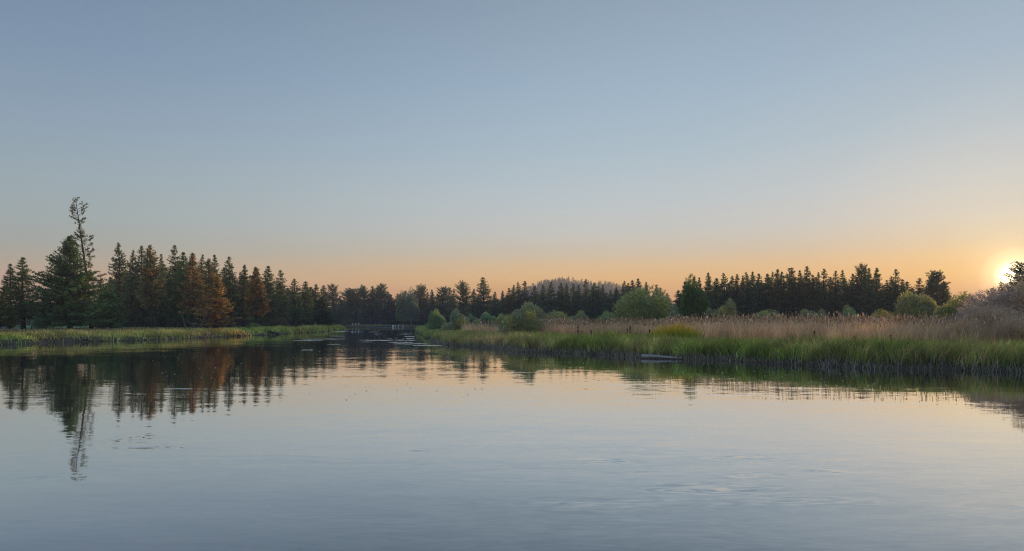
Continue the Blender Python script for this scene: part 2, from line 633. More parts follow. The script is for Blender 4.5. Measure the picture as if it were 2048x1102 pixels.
G_NEEDLE = np.array([0.155, 0.225, 0.120])
SUN_BROWN_NEEDLE = np.array([0.58, 0.41, 0.18])  # brown needle tone with the low sun's warm light put in


def profile(kind, u):
    if kind == 'spruce':
        return (1 - u) ** 0.82 * (0.8 + 0.2 * np.minimum(1, u * 6))
    if kind == 'ponderosa':
        return np.sqrt(np.clip(1 - (1.75 * u - 0.8) ** 2 * 0.95, 0.02, 1)) * 0.95
    if kind == 'snag':
        return (0.65 + 0.35 * np.sin(u * 17)) * (1.05 - u * 0.5)
    return (1 - u) ** 0.80 * (0.78 + 0.22 * np.minimum(1, u * 3)) * 1.08     # lodgepole


def pine_meshes(seed, kind='lodge', H=18.0, R=2.4, cb=0.12, nb=190, step=0.36, k=8, ln=0.5, wd=0.055, lean=0.0, brown=0.0, gap=0.0, dead_low=0.25):
    """trunk with its limbs, and the crown of needle sprays, of a pine of height H"""
    rng = np.random.default_rng(seed)
    curve = rng.uniform(-0.25, 0.25)
    tp = lambda t: np.stack([lean * t ** 1.3 + curve * np.sin(t * 3), 0.12 * np.sin(t * 4 + seed), t * H], -1)
    tm, bm_ = MB(), MB()
    tr = 0.016 * H * (0.8 if kind == 'snag' else 1)
    tt = np.linspace(0, 1, 8)
    tm.tube([tp(t) if t > 0 else tp(t) + np.array([0, 0, -0.4]) for t in tt], [tr * (1.35 if t == 0 else 1) * (1 - 0.93 * t) + 0.01 for t in tt], 7, 0.08, seed)
    ts = cb + (0.99 - cb) * np.sort(rng.random(nb)) ** 1.05
    gold = rng.uniform(0, 2 * pi, nb)
    P, D, Cc, S = [], [], [], []
    # a few lobes of the crown grow fuller, others are missing
    lob = rng.uniform(0, 2 * pi, 5)
    for t, a in zip(ts, gold):
        u = (t - cb) / (1 - cb)
        full = 0.98 + 0.20 * math.sin(a * 2 + lob[0] + 5 * u) + 0.10 * math.sin(a * 3 + lob[1] - 23 * u)
        L = R * float(profile(kind, u)) * full * rng.uniform(0.5, 1.3) + 0.05
        if kind == 'ponderosa':
            el0, el1 = radians(-5 + 45 * u), radians(15 + 55 * u)
        elif kind == 'spruce':
            el0, el1 = radians(-12 + 45 * u), radians(14 + 45 * u)
        elif kind == 'snag':
            el0, el1 = radians(-5 + 25 * u), radians(20 + 30 * u)
        else:
            ea = rng.uniform(-9, 9)
            el0, el1 = radians(-12 + 30 * u + ea), radians(32 + 14 * u + ea)
        h = np.array([math.cos(a), math.sin(a), 0])
        n = max(3, int(L / step) + 1)
        s = np.linspace(0, 1, n)
        el = el0 + (el1 - el0) * s
        dl = L / (n - 1)
        pts = np.cumsum(np.concatenate([[np.zeros(3)], np.stack([h[0] * np.cos(el), h[1] * np.cos(el), np.sin(el)], 1)[:-1] * dl]), 0) + tp(np.array(t))
        bm_.tube([pts[0], pts[n // 2], pts[-1]], [0.012 + 0.014 * L, 0.010 + 0.009 * L, 0.006], 3, 0, 0, False)
        alive = rng.random() > (dead_low * max(0, 1 - u / 0.25) if u < 0.25 else gap)
        if not alive:
            continue
        st = rng.uniform(0.15, 0.35) if kind != 'snag' else rng.uniform(0.35, 0.75)
        for i in range(1, n):
            if s[i] < st:
                continue
            d = np.array([h[0] * math.cos(el[i]), h[1] * math.cos(el[i]), math.sin(el[i])])
            w = (0.30 if kind != 'snag' else 0.26) * L * (1.12 - s[i])
            m = 3 if w > 0.22 else (2 if L > 0.45 else 1)
            lat = np.array([-h[1], h[0], 0])
            off = rng.uniform(-1, 1, m)
            for o in off:
                P.append(pts[i] + lat * o * w + np.array([0, 0, rng.uniform(-0.08, 0.12)]))
                D.append(d + lat * o * 0.9)
                S.append(u)
    P, D, S = np.array(P), unit(np.array(D)), np.array(S)
    D[:, 2] += 1.6 * S ** 4 if kind in ('lodge', 'spruce') else 0.0
    pr_b = np.clip(brown + (rng.normal(0, 0.14, len(P)) + 0.9 * (vnoise(P[:, 0] + P[:, 1], P[:, 2], 1.5, seed) - 0.55)) * (brown > 0.05), 0, 1)[:, None]
    base = G_NEEDLE * (1 - pr_b) + SUN_BROWN_NEEDLE * pr_b
    old = (rng.random(len(P)) < 0.07)[:, None]
    base = np.where(old, np.array([0.15, 0.105, 0.06]), base)
    V, T, C = tufts(rng, P, D, k, ln * (1 - 0.6 * S ** 2.5), wd, 0.5, base, 0.34, 0.3)
    me_t = mesh('trunk', tm.v, tm.t, smooth=True)
    me_t.materials.append(M_BARK)
    me_b = mesh('branches', bm_.v, bm_.t, smooth=True)
    me_b.materials.append(M_BARK)
    me_c = mesh('crown', V, T, C)
    me_c.materials.append(M_NEEDLE)
    return dict(trunk=me_t, branches=me_b, crown=me_c, H=H, R=R)


def place_tree(name, proto, loc, height, width, rz, label, cat, group=None, tint=(1, 1, 1), bark=None):
    o = empty(name, loc, rz)
    sz = height / proto['H']
    sx = 1.2 * width / (2 * proto['R'])
    o.scale = (sx, sx, sz)
    tag(o, label, cat, group)
    t = obj('trunk', proto['trunk'], None, o)
    obj('branches', proto['branches'], None, t)
    c = obj('crown', proto['crown'], None, o)
    c.color = (*tint, 1)
    return o


# ------------------------------------------------------------------ trees
R_ = random.Random(11)
LODGE = [pine_meshes(100 + i, 'lodge', 18, R, cb * 0.8, int(nb * 1.7), 0.34, 7, 0.46, 0.052, R_.uniform(-.4, .4), 0, g)
         for i, (R, cb, nb, g) in enumerate([(2.3, 0.10, 190, 0.05), (2.6, 0.14, 200, 0.12), (2.1, 0.08, 180, 0.08), (2.4, 0.2, 190, 0.15), (2.7, 0.06, 230, 0.05), (2.2, 0.16, 170, 0.2), (2.9, 0.1, 230, 0.1), (2.3, 0.05, 200, 0.1), (2.5, 0.22, 180, 0.18)])]
PONDO = [pine_meshes(140 + i, 'ponderosa', 18, R, cb, int(nb * 1.6), 0.40, 8, 0.5, 0.058, 0.3, 0, 0.10) for i, (R, cb, nb) in enumerate([(2.8, 0.5, 120), (3.0, 0.38, 150), (2.6, 0.3, 160)])]
SPRUCE = pine_meshes(160, 'spruce', 18.5, 5.3, 0.06, 640, 0.38, 7, 0.5, 0.058, 0, 0.0, 0.04, 0.05)
YOUNG = [pine_meshes(170 + i, 'spruce', 10, 2.2, 0.05, 170, 0.32, 8, 0.42, 0.05, 0.1, 0, 0.05, 0.1) for i in range(2)]
SUN_BROWN = [pine_meshes(180 + i, 'lodge', 18, 2.6, cb, 380, 0.34, 8, 0.46, 0.052, 0.3, b, 0.04, 0.5) for i, (cb, b) in enumerate([(0.2, 0.75), (0.24, 0.62), (0.08, 0.8), (0.2, 0.4)])]
SNAG = pine_meshes(190, 'snag', 25, 2.6, 0.30, 170, 0.24, 8, 0.48, 0.05, -3.0, 0.05, 0.34, 0)

GL = 'pines along the left bank'
LEFT = [
    # px x, top y, distance, width px, prototype, tint, label
    (46, 514, 128, 56, LODGE[3], (0.95, 1.05, 0.9), 'taller of two clumpy pines standing on the green field at the far left'),
    (19, 527, 130, 46, LODGE[5], (0.95, 1.05, 0.9), 'shorter clumpy pine on the left edge, left of its taller twin'),
    (4, 572, 122, 60, YOUNG[0], (1.2, 1.05, 0.8), 'low bushy young pine cut off by the left edge of the picture'),
    (140, 473, 126, 118, SPRUCE, (0.8, 1.05, 0.95), 'broad dark spruce reaching near the ground beside the tall bare snag'),
    (203, 556, 140, 46, YOUNG[1], (0.9, 1.1, 0.9), 'small dark green pine right behind the leaning snag'),
    (222, 566, 138, 52, YOUNG[0], (0.75, 1.1, 0.8), 'low fresh green young pine between the broad spruce and the tall pines'),
    (237, 485, 172, 46, LODGE[0], (1, 1, 1), 'tallest pointed pine at the left end of the left bank wood'),
    (264, 500, 166, 36, LODGE[2], (1.1, 1, 0.9), 'narrow spire-topped pine, second from the left in the left bank wood'),
    (284, 491, 170, 42, LODGE[3], (1, 1, 1), 'round-topped airy pine just left of the rusty pine with a bare grey trunk'),
    (304, 490, 160, 50, SUN_BROWN[1], (0.85, 0.9, 0.9), 'tall sunlit rusty brown pine with bare grey trunk, front of the left wood'),
    (323, 508, 178, 34, LODGE[5], (1, 1, 1), 'slim green pine peeping out right of the tall rusty pine'),
    (348, 490, 172, 46, LODGE[1], (0.95, 1, 0.95), 'tall two-tipped green pine in the middle of the left bank wood'),
    (366, 503, 168, 50, LODGE[4], (0.7, 1.05, 0.7), 'deep green full pine left of the orange-brown pines'),
    (389, 505, 160, 52, SUN_BROWN[0], (0.85, 0.85, 0.9), 'tall sunlit orange-brown pine with pale bare lower trunk near the water'),
    (402, 509, 180, 34, LODGE[2], (1, 1, 0.9), 'thin green spire rising behind the orange-brown pines'),
    (414, 517, 165, 46, SUN_BROWN[3], (0.95, 0.95, 0.9), 'sunlit brownish olive pine right behind the tall orange-brown pine'),
    (429, 509, 186, 36, LODGE[3], (1, 1, 1), 'dark slender pine behind the wide rusty cone-shaped pine'),
    (432, 552, 150, 62, SUN_BROWN[2], (1.0, 0.95, 0.9), 'wide cone-shaped sunlit rust-orange pine whose branches reach the bank grass'),
    (460, 513, 176, 44, LODGE[5], (0.95, 1, 0.95), 'tall airy pine with see-through top right of the rusty cone-shaped pine'),
    (489, 529, 178, 42, LODGE[0], (0.8, 0.9, 0.9), 'dark pine right of the airy see-through pine on the left bank'),
    (512, 534, 170, 46, SUN_BROWN[3], (1.1, 0.9, 0.8), 'sunlit brown-tinged pine with one long pale trunk near the middle of the left bank'),
    (537, 531, 188, 48, LODGE[4], (0.95, 0.95, 0.9), 'broad-shouldered pine with twin tips behind the bare mud landing'),
    (562, 540, 196, 42, LODGE[1], (0.9, 1, 1), 'airy green pine, fifth from the right end of the left bank wood'),
    (588, 557, 205, 40, LODGE[3], (0.9, 1, 0.95), 'lower dark pine, fourth from the right end of the left bank wood'),
    (611, 562, 214, 42, LODGE[4], (0.95, 1, 0.95), 'bushy pine, third from the right end of the left bank wood'),
    (632, 568, 222, 38, LODGE[0], (0.85, 1, 1), 'dark pine, second from the right end of the left bank wood'),
    (646, 570, 232, 36, LODGE[2], (0.85, 0.95, 0.95), 'last pine at the right end of the left bank wood over the reeds'),
]


def put_pine(px, py, d, wpx, proto, tint, label, group, lean=0):
    x, y = at(px, d), d
    z = gz(x, y)
    o = place_tree('pine_tree', proto, (x, y, z - 0.05), zat(py, d) - z, wpx * d / F, R_.uniform(0, 6.28), label, 'tree', group, tint)
    return o


for a in LEFT:
    put_pine(*a[:5], tuple(np.array(a[5]) * (1.22, 1.10, 0.92)), a[6], GL)
# the tall leaning half-dead pine
xb, db = at(183, 133), 133
o = place_tree('dead_pine_tree', SNAG, (xb, db, gz(xb, db) - 0.1), zat(394, 133) - gz(xb, db), 46 * 133 / F, 0, 'very tall half-dead pine leaning left with sparse tufts and bare top', 'tree', GL, (1.0, 0.85, 0.7))
# shaded second row of the left wood
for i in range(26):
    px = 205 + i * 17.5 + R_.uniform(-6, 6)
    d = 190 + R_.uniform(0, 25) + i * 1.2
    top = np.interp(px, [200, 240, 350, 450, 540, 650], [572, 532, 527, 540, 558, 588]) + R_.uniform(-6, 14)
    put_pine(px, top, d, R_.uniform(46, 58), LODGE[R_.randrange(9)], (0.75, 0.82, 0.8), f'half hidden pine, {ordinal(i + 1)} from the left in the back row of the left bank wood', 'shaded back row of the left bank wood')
for i in range(13):
    px = -40 + i * 22 + R_.uniform(-7, 7)
    put_pine(px, 596 + R_.uniform(-9, 12), 300 + R_.uniform(-20, 40), R_.uniform(26, 36), (LODGE + PONDO)[R_.randrange(12)], (0.95, 0.9, 0.9), f'small far pine beyond the green field, {ordinal(i + 1)} from the left edge', 'far pines behind the green field')

FAR_MID = [(666, 571, 'p'), (680, 592, 'l'), (701, 581, 'p'), (712, 580, 'p'), (728, 574, 'p'), (745, 572, 'l'), (754, 577, 'p'), (763, 570, 'p'), (775, 583, 'l'), (782, 589, 'l'),
           (796, 587, 'l'), (810, 582, 'l'), (819, 588, 'l'), (830, 583, 'l'), (841, 573, 'p'), (854, 584, 'l'), (864, 579, 'l'), (875, 587, 'l'), (886, 576, 'p'), (899, 577, 'l'),
           (908, 577, 'l'), (927, 566, 'p'), (947, 577, 'l'), (966, 554, 'l'), (990, 583, 'l'), (1006, 581, 'l'), (1019, 576, 'l'), (1027, 570, 'l'), (1038, 564, 'l'), (1051, 562, 'l'),
           (1069, 572, 'l'), (1086, 570, 'l'), (1101, 563, 'l'), (1123, 565, 'l'), (1133, 566, 'l'), (1146, 567, 'l'), (1157, 569, 'l'), (1171, 558, 'l'), (1186, 565, 'l'), (1197, 572, 'l'),
           (1206, 570, 'l'), (1221, 580, 'l'), (1232, 575, 'l'), (1246, 562, 'l'), (1255, 566, 'l'), (1264, 560, 'l'), (1277, 557, 'l'), (1292, 564, 'l'), (1313, 569, 'l'), (1321, 575, 'l'),
           (1334, 586, 'l')]
FAR_RIGHT = [(1358, 580), (1370, 564), (1388, 555), (1399, 554), (1417, 545), (1433, 556), (1450, 546), (1464, 551), (1474, 548), (1486, 550), (1495, 544), (1505, 543), (1517, 547), (1535, 547),
             (1545, 543), (1555, 538), (1563, 543), (1577, 536), (1585, 535), (1599, 540), (1614, 532), (1625, 549), (1636, 544), (1649, 537), (1672, 541), (1685, 540), (1705, 547),
             (1722, 532), (1731, 534), (1739, 536), (1753, 535), (1774, 560), (1782, 553), (1793, 538), (1805, 558), (1815, 563), (1838, 556), (1863, 545), (1874, 545), (1887, 562)]


def look(i, L):
    me_, nb_ = L[i][1], [L[j][1] for j in (i - 1, i + 1) if 0 <= j < len(L)]
    return 'tall' if all(me_ < q - 3 for q in nb_) else ('low' if all(me_ > q + 3 for q in nb_) else 'middling')


for i, (px, py, k) in enumerate(FAR_MID):
    d = float(np.interp(px, [660, 700, 860, 930, 1000, 1340], [330, 385, 380, 320, 285, 270])) + R_.uniform(-8, 8)
    big = px == 966
    proto = PONDO[R_.randrange(3)] if k == 'p' else (LODGE[4] if big else LODGE[R_.randrange(9)])
    tint = R_.choice([(0.9, 1, 0.95), (1, 1, 1), (1.05, 0.97, 0.9), (0.85, 0.95, 0.95), (1.2, 0.95, 0.8)])
    kind = {'p': 'round-topped open pine', 'l': 'pointed dark pine'}[k]
    if big:
        lab = 'largest broad-crowned pine in the middle treeline behind the meadow willows'
    else:
        lab = f'{look(i, FAR_MID)} {kind}, {ordinal(i + 1)} from the left in the far middle treeline'
    put_pine(px, py, d, 44 if big else R_.uniform(21, 38), proto, tint, lab, 'pines of the far middle treeline')
for i, (px, py) in enumerate(FAR_RIGHT):
    d = float(np.interp(px, [1350, 1450, 1700, 1900], [235, 222, 210, 190])) + R_.uniform(-6, 6)
    proto = PONDO[2] if i in (27, 38) else LODGE[R_.randrange(9)]
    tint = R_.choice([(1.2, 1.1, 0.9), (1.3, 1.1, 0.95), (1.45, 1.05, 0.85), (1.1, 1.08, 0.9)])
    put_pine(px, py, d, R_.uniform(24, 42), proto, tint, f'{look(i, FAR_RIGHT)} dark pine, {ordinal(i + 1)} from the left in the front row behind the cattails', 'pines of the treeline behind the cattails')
# back rows that close the treelines
for i in range(42):
    px = 672 + i * 16 + R_.uniform(-6, 6)
    d = float(np.interp(px, [660, 700, 860, 930, 1000, 1340], [360, 405, 400, 345, 310, 292])) + R_.uniform(0, 25)
    put_pine(px, np.interp(px, [660, 780, 1000, 1250, 1340], [602, 598, 592, 580, 600]) + R_.uniform(-6, 8), d, R_.uniform(34, 44), LODGE[R_.randrange(9)], (0.9, 0.9, 0.95), f'half hidden pine, {ordinal(i + 1)} from the left in the far middle back row', 'back row of the far middle treeline')
for i in range(40):
    px = 1362 + i * 13.6 + R_.uniform(-5, 5)
    d = float(np.interp(px, [1350, 1450, 1700, 1900], [255, 240, 226, 205])) + R_.uniform(0, 22)
    put_pine(px, np.interp(px, [1350, 1420, 1500, 1700, 1900], [594, 568, 559, 557, 577]) + R_.uniform(-6, 8), d, R_.uniform(36, 46), LODGE[R_.randrange(9)], (0.9, 0.9, 0.92), f'half hidden pine, {ordinal(i + 1)} from the left in the back row behind the cattails', 'back row of the treeline behind the cattails')
# pines in front of the low sun at the right edge
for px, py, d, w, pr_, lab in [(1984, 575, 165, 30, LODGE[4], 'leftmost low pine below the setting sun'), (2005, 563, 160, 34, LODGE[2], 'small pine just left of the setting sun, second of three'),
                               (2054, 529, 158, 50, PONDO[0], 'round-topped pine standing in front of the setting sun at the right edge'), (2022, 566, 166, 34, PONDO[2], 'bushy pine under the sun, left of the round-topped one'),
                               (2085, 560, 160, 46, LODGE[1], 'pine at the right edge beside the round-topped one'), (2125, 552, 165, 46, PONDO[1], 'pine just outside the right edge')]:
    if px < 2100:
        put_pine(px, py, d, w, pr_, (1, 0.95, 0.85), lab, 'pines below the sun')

# pale aspens at the end of the river
print('trees', len(bpy.data.objects))


def dome_meshes(seed, R=3.0, Hh=4.0, n=5200, ln=0.34, wd=0.05, col=(0.085, 0.125, 0.06), lobes=9, stems=26, open_=0.0, low=0.0, cvar=0.22, lift=0.6):
    """round shrub or broadleaf crown: stems fanning from the root, leaf sprays filling uneven lobes"""
    rng = np.random.default_rng(seed)
    col = np.array(col)
    sm = MB()
    lc, lr = [], []
    for i in range(lobes):
        a = rng.uniform(0, 2 * pi)
        r = R * math.sqrt(rng.uniform(0.0, 1)) * 0.62
        top = Hh * (1 - 0.42 * (r / (R * 0.62)) ** 2) * rng.uniform(0.82, 1.05)
        rad = R * rng.uniform(0.22, 0.48)
        zc = max(top - rad * 0.85, Hh * 0.25 + low)
        lc.append((r * math.cos(a), r * math.sin(a), zc))
        lr.append((rad, rad, max(rad * 0.9, (top - low) * 0.42)))
    for i in range(max(5, lobes // 2)):         # skirt lobes close to the ground
        a = 2 * pi * i / max(5, lobes // 2) + rng.uniform(-.4, .4)
        lc.append((R * 0.62 * math.cos(a), R * 0.62 * math.sin(a), low + Hh * 0.24))
        lr.append((R * 0.4, R * 0.4, Hh * 0.28))
    lc, lr = np.array(lc), np.array(lr)
    for i in range(stems):
        j = rng.integers(len(lc))
        e = lc[j] + rng.normal(0, 0.25, 3) * lr[j]
        b = np.array([rng.normal(0, R * 0.08), rng.normal(0, R * 0.08), -0.1])
        mid = b * 0.4 + e * 0.6 + np.array([0, 0, 0.12 * Hh])
        sm.tube([b, mid * 0.6 + b * 0.4, mid, e], [0.05, 0.04, 0.03, 0.012], 4, 0, 0, False)
    j = rng.integers(0, len(lc), n)
    dirs = unit(rng.normal(0, 1, (n, 3)))
    rr = rng.uniform(0.35 if open_ < 0.5 else 0.1, 1.05, n)[:, None] ** 0.6
    shoot = rng.random(n) < 0.05
    rr = rr * np.where(shoot, rng.uniform(1.0, 1.16, n), 1)[:, None]
    P = lc[j] + dirs * lr[j] * rr
    P[:, 2] = np.maximum(P[:, 2], low + 0.12 + 0.2 * rng.random(n))
    D = dirs * np.array([1, 1, 0.7]) + unit(P * np.array([1, 1, 0])) * 0.3
    hue = np.clip(rng.normal(0, 1, (len(lc), 1)) * 0.09, -.2, .25)[j]
    C0 = col * (1 + np.concatenate([hue * 1.6, hue, -hue], 1))
    V, T, C = tufts(rng, P, D, 4, ln, wd, 0.45, C0, cvar, lift)
    ms = mesh('stems', sm.v, sm.t, smooth=True)
    ms.materials.append(M_BARK)
    mc = mesh('crown', V, T, C)
    mc.materials.append(M_LEAF)
    return dict(stems=ms, crown=mc, H=Hh, R=R)


def put_shrub(name, proto, px, py, d, wpx, label, cat, group=None, tint=(1, 1, 1), stem_name='stems', rz=None, hmul=1.0):
    x, y = at(px, d), d
    z = gz(x, y)
    o = empty(name, (x, y, z - 0.05), R_.uniform(0, 6.28) if rz is None else rz)
    s = wpx * d / F / (2 * proto['R'])
    o.scale = (s, s, (zat(py, d) - z) / proto['H'] * hmul)
    tag(o, label, cat, group)
    obj(stem_name, proto['stems'], None, o)
    c = obj('crown', proto['crown'], None, o)
    c.color = (*tint, 1)
    return o


WILLOW = [dome_meshes(300 + i, 3.2, 4.2, 10000, 0.28, 0.034, (0.52, 0.53, 0.30), 12 + i, cvar=0.24) for i in range(4)]
ASPEN = [dome_meshes(320 + i, 3.2, 16.0, 5200, 0.5, 0.10, (0.33, 0.42, 0.24), 16, 14, 0, 2.5) for i in range(2)]
for a_ in ASPEN:
    a_['stems'].materials.clear()
    a_['stems'].materials.append(M_PALEBARK)
for px, py, d, w, lab in [(806, 594, 372, 30, 'left pale green aspen with whitish trunks on the far bank'), (823, 592, 368, 32, 'right pale green aspen with whitish trunks behind the white-posted jetty')]:
    put_shrub('aspen_tree', ASPEN[0 if px < 815 else 1], px, py, d, w, lab, 'tree', 'aspens on the far bank', (1, 1, 1), 'trunk')

GW = 'willow shrubs in the meadow'
WIL = [
    (1046, 614, 84, 98, 0, (1, 1, 1), 'nearest big round willow shrub on the tan grass point'),
    (1062, 611, 98, 100, 1, (1.08, 1, 0.9), 'willow crown showing just behind the nearest round willow'),
    (1112, 625, 112, 80, 2, (1, 1, 0.95), 'low willow trailing off right behind the nearest round willow'),
    (1160, 628, 125, 60, 3, (1, 1, 1), 'low flat willow behind the left end of the cattails'),
    (1290, 581, 112, 148, 2, (0.86, 0.92, 0.80), 'largest broad grey-green willow behind the cattails'),
    (1262, 592, 118, 66, 1, (0.9, 1, 0.9), 'left shoulder willow merging into the largest broad willow'),
    (1384, 569, 128, 72, 3, (0.36, 0.54, 0.28), 'tall dark green egg-shaped bush right of the largest willow'),
    (1456, 607, 122, 74, 0, (1.0, 1.0, 0.9), 'bright round willow in front of the dark pine trunks'),
    (1425, 620, 124, 46, 1, (0.9, 1, 0.9), 'low willow between the dark egg-shaped bush and the bright round willow'),
    (1535, 623, 132, 80, 2, (0.9, 1, 0.95), 'long low willow right of the bright round willow'),
    (1618, 622, 136, 60, 1, (1.05, 1.05, 0.95), 'small low willow at the foot of the pines, left of a pair'),
    (1645, 624, 134, 46, 0, (1.05, 1.05, 0.95), 'small low willow at the foot of the pines, right of a pair'),
    (1697, 619, 132, 52, 3, (0.85, 1, 0.85), 'little domed willow alone before the pine trunks'),
    (1765, 622, 120, 60, 2, (1.25, 1.05, 0.6), 'yellowing low willow left of the sunset-side willows'),
    (1836, 590, 104, 110, 1, (0.9, 0.9, 0.7), 'wide olive willow near the sunset, left of the brush'),
    (1925, 592, 92, 110, 2, (0.8, 0.82, 0.6), 'dark olive willow between the wide olive one and the grey brush'),
    (914, 624, 106, 64, 0, (1, 1.02, 1), 'round green willow on the grassy point by the river'),
    (872, 626, 132, 46, 3, (0.75, 0.95, 0.8), 'darker willow behind the round one on the point'),
    (975, 627, 140, 50, 1, (0.8, 1, 0.95), 'low bluish willow below the largest pine of the middle treeline'),
    (1003, 630, 120, 36, 2, (0.95, 1, 0.95), 'little willow left of the nearest round willow'),
    (945, 632, 150, 40, 0, (0.8, 1, 0.95), 'faint low willow behind the round one by the river'),
    (1215, 628, 140, 60, 3, (0.8, 1, 0.85), 'low green willow left of the largest broad willow'),
    (86, 622, 138, 40, 1, (0.55, 0.9, 0.8), 'dark bluish shrub left of the broad spruce on the field'),
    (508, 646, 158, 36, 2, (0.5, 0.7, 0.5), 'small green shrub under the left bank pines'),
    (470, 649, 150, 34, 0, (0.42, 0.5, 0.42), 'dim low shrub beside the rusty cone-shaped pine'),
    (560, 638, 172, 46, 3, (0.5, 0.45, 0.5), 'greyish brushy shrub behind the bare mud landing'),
]
for px, py, d, w, p, tint, lab in WIL:
    put_shrub('willow_shrub', WILLOW[p], px, py, d, w, lab, 'shrub', GW if px > 800 else 'shrubs on the left bank', tint)

# grey leafless brush at the right edge
BRUSH = [dome_meshes(340 + i, 4.0, 4.2, 22000, 0.34, 0.015, (0.66, 0.52, 0.39), 16, 60, 1.0, 0, 0.25, 0.5) for i in range(2)]
for px, py, d, w, p, lab in [(2078, 550, 60, 310, 0, 'big mound of grey twiggy brush rising at the right edge'), (1985, 606, 54, 150, 1, 'middle mound of grey brush on the slope towards the cattails'),
                             (1935, 642, 50, 100, 0, 'lowest grey brush mound reaching into the cattails'), (2030, 630, 48, 120, 1, 'front grey brush mound just above the bank sedge')]:
    put_shrub('brush_shrub', BRUSH[p], px, py, d, w, lab, 'brush', 'grey brush at the right edge', (1, 1, 1))

# tiny trees on the hill
rng = np.random.default_rng(5)


def mini_tree(rng, H=12.0, R=2.0):
    P, D = [], []
    for i in range(26):
        u = i / 26
        a = rng.uniform(0, 6.28)
        r = R * (1 - u) * rng.uniform(0.5, 1)
        P.append((r * math.cos(a), r * math.sin(a), H * (0.12 + 0.85 * u)))
        D.append((math.cos(a), math.sin(a), 0.5))
    return tufts(rng, np.array(P), np.array(D), 3, 2.1, 0.42, 0.4, G_NEEDLE, 0.2, 0.4)


minis = [mini_tree(rng) for _ in range(4)]
mini_me = []
for v, t, c in minis:
    tm = MB().tube([(0, 0, -1), (0, 0, 11.5)], [0.3, 0.05], 4, 0, 0, False)
    m_ = mesh('crown', v, t, c)
    m_.materials.append(M_NEEDLE)
    t_ = mesh('trunk', tm.v, tm.t)
    t_.materials.append(M_BARK)
    mini_me.append((t_, m_))
cand = [(x, y) for x, y in zip(rng.uniform(-120, 400, 4200), rng.uniform(HILL_D - 330, HILL_D + 40, 4200))]
parts = []
for x, y in cand:
    if rng.random() < 0.42 + 0.3 * vnoise(x, y, 50, 3):
        continue
    v, t, c = minis[rng.integers(4)]
    s = rng.uniform(0.6, 1.05)
    parts.append((v * s + np.array([x, y, float(hill_z(np.array([x]), np.array([y]))[0])]), t, c))
V, T, C = join(parts)
stuff(obj('hill_forest', mesh('hill_forest', V, T, C), M_NEEDLE), 'hazy conifer wood covering the slope of the far hill', 'wood')
for i in range(56):
    px = 1062 + i * 3.25 + rng.uniform(-1.5, 1.5)
    d = HILL_D + rng.uniform(-15, 35)
    x = at(px, d)
    o = empty('hill_conifer', (x, d, float(hill_z(np.array([x]), np.array([d]))[0]) - 0.3), rng.uniform(0, 6))
    s = rng.uniform(0.45, 0.95)
    o.scale = (s, s, s)
    tag(o, f'tiny conifer on the skyline of the hazy far hill, {ordinal(i + 1)} from the left', 'tree', 'skyline conifers of the far hill')
    t_, m_ = mini_me[rng.integers(4)]
    obj('trunk', t_, None, o)
    obj('crown', m_, None, o)
# far woods that close the horizon behind the treelines
parts = []
for i in range(1500):
    d = rng.uniform(480, 900)
    a = rng.uniform(-0.95, 0.95)
    x = a * d
    v, t, c = minis[rng.integers(4)]
    s = rng.uniform(0.8, 1.25)
    parts.append((v * s + np.array([x, d, 0.9]), t, c * 0.9))
V, T, C = join(parts)
stuff(obj('far_wood', mesh('far_wood', V, T, C), M_NEEDLE), 'distant conifer wood glimpsed between the treelines', 'wood')

# dark undergrowth between the trunks
rng = np.random.default_rng(6)
P = []
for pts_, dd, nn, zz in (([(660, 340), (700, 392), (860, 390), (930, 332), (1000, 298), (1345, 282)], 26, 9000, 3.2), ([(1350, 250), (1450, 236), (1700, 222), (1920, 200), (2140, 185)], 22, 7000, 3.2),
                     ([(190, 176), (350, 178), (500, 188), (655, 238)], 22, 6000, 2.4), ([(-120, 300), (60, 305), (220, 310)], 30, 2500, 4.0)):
    px = rng.uniform(pts_[0][0], pts_[-1][0], nn)
    d = np.interp(px, [p_[0] for p_ in pts_], [p_[1] for p_ in pts_]) + rng.uniform(0, dd, nn)
    x = (px - CX) / F * d
    z = ground_z(x, d) + zz * rng.random(nn) * (0.35 + 0.65 * vnoise(x, d, 4, 61))
    P.append(np.stack([x, d, z], 1))
P = np.concatenate(P)
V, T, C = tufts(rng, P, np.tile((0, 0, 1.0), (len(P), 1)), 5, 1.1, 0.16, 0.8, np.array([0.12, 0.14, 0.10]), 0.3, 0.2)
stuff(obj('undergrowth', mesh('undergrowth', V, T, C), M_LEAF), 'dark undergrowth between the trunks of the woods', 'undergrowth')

# ------------------------------------------------------------------ grasses


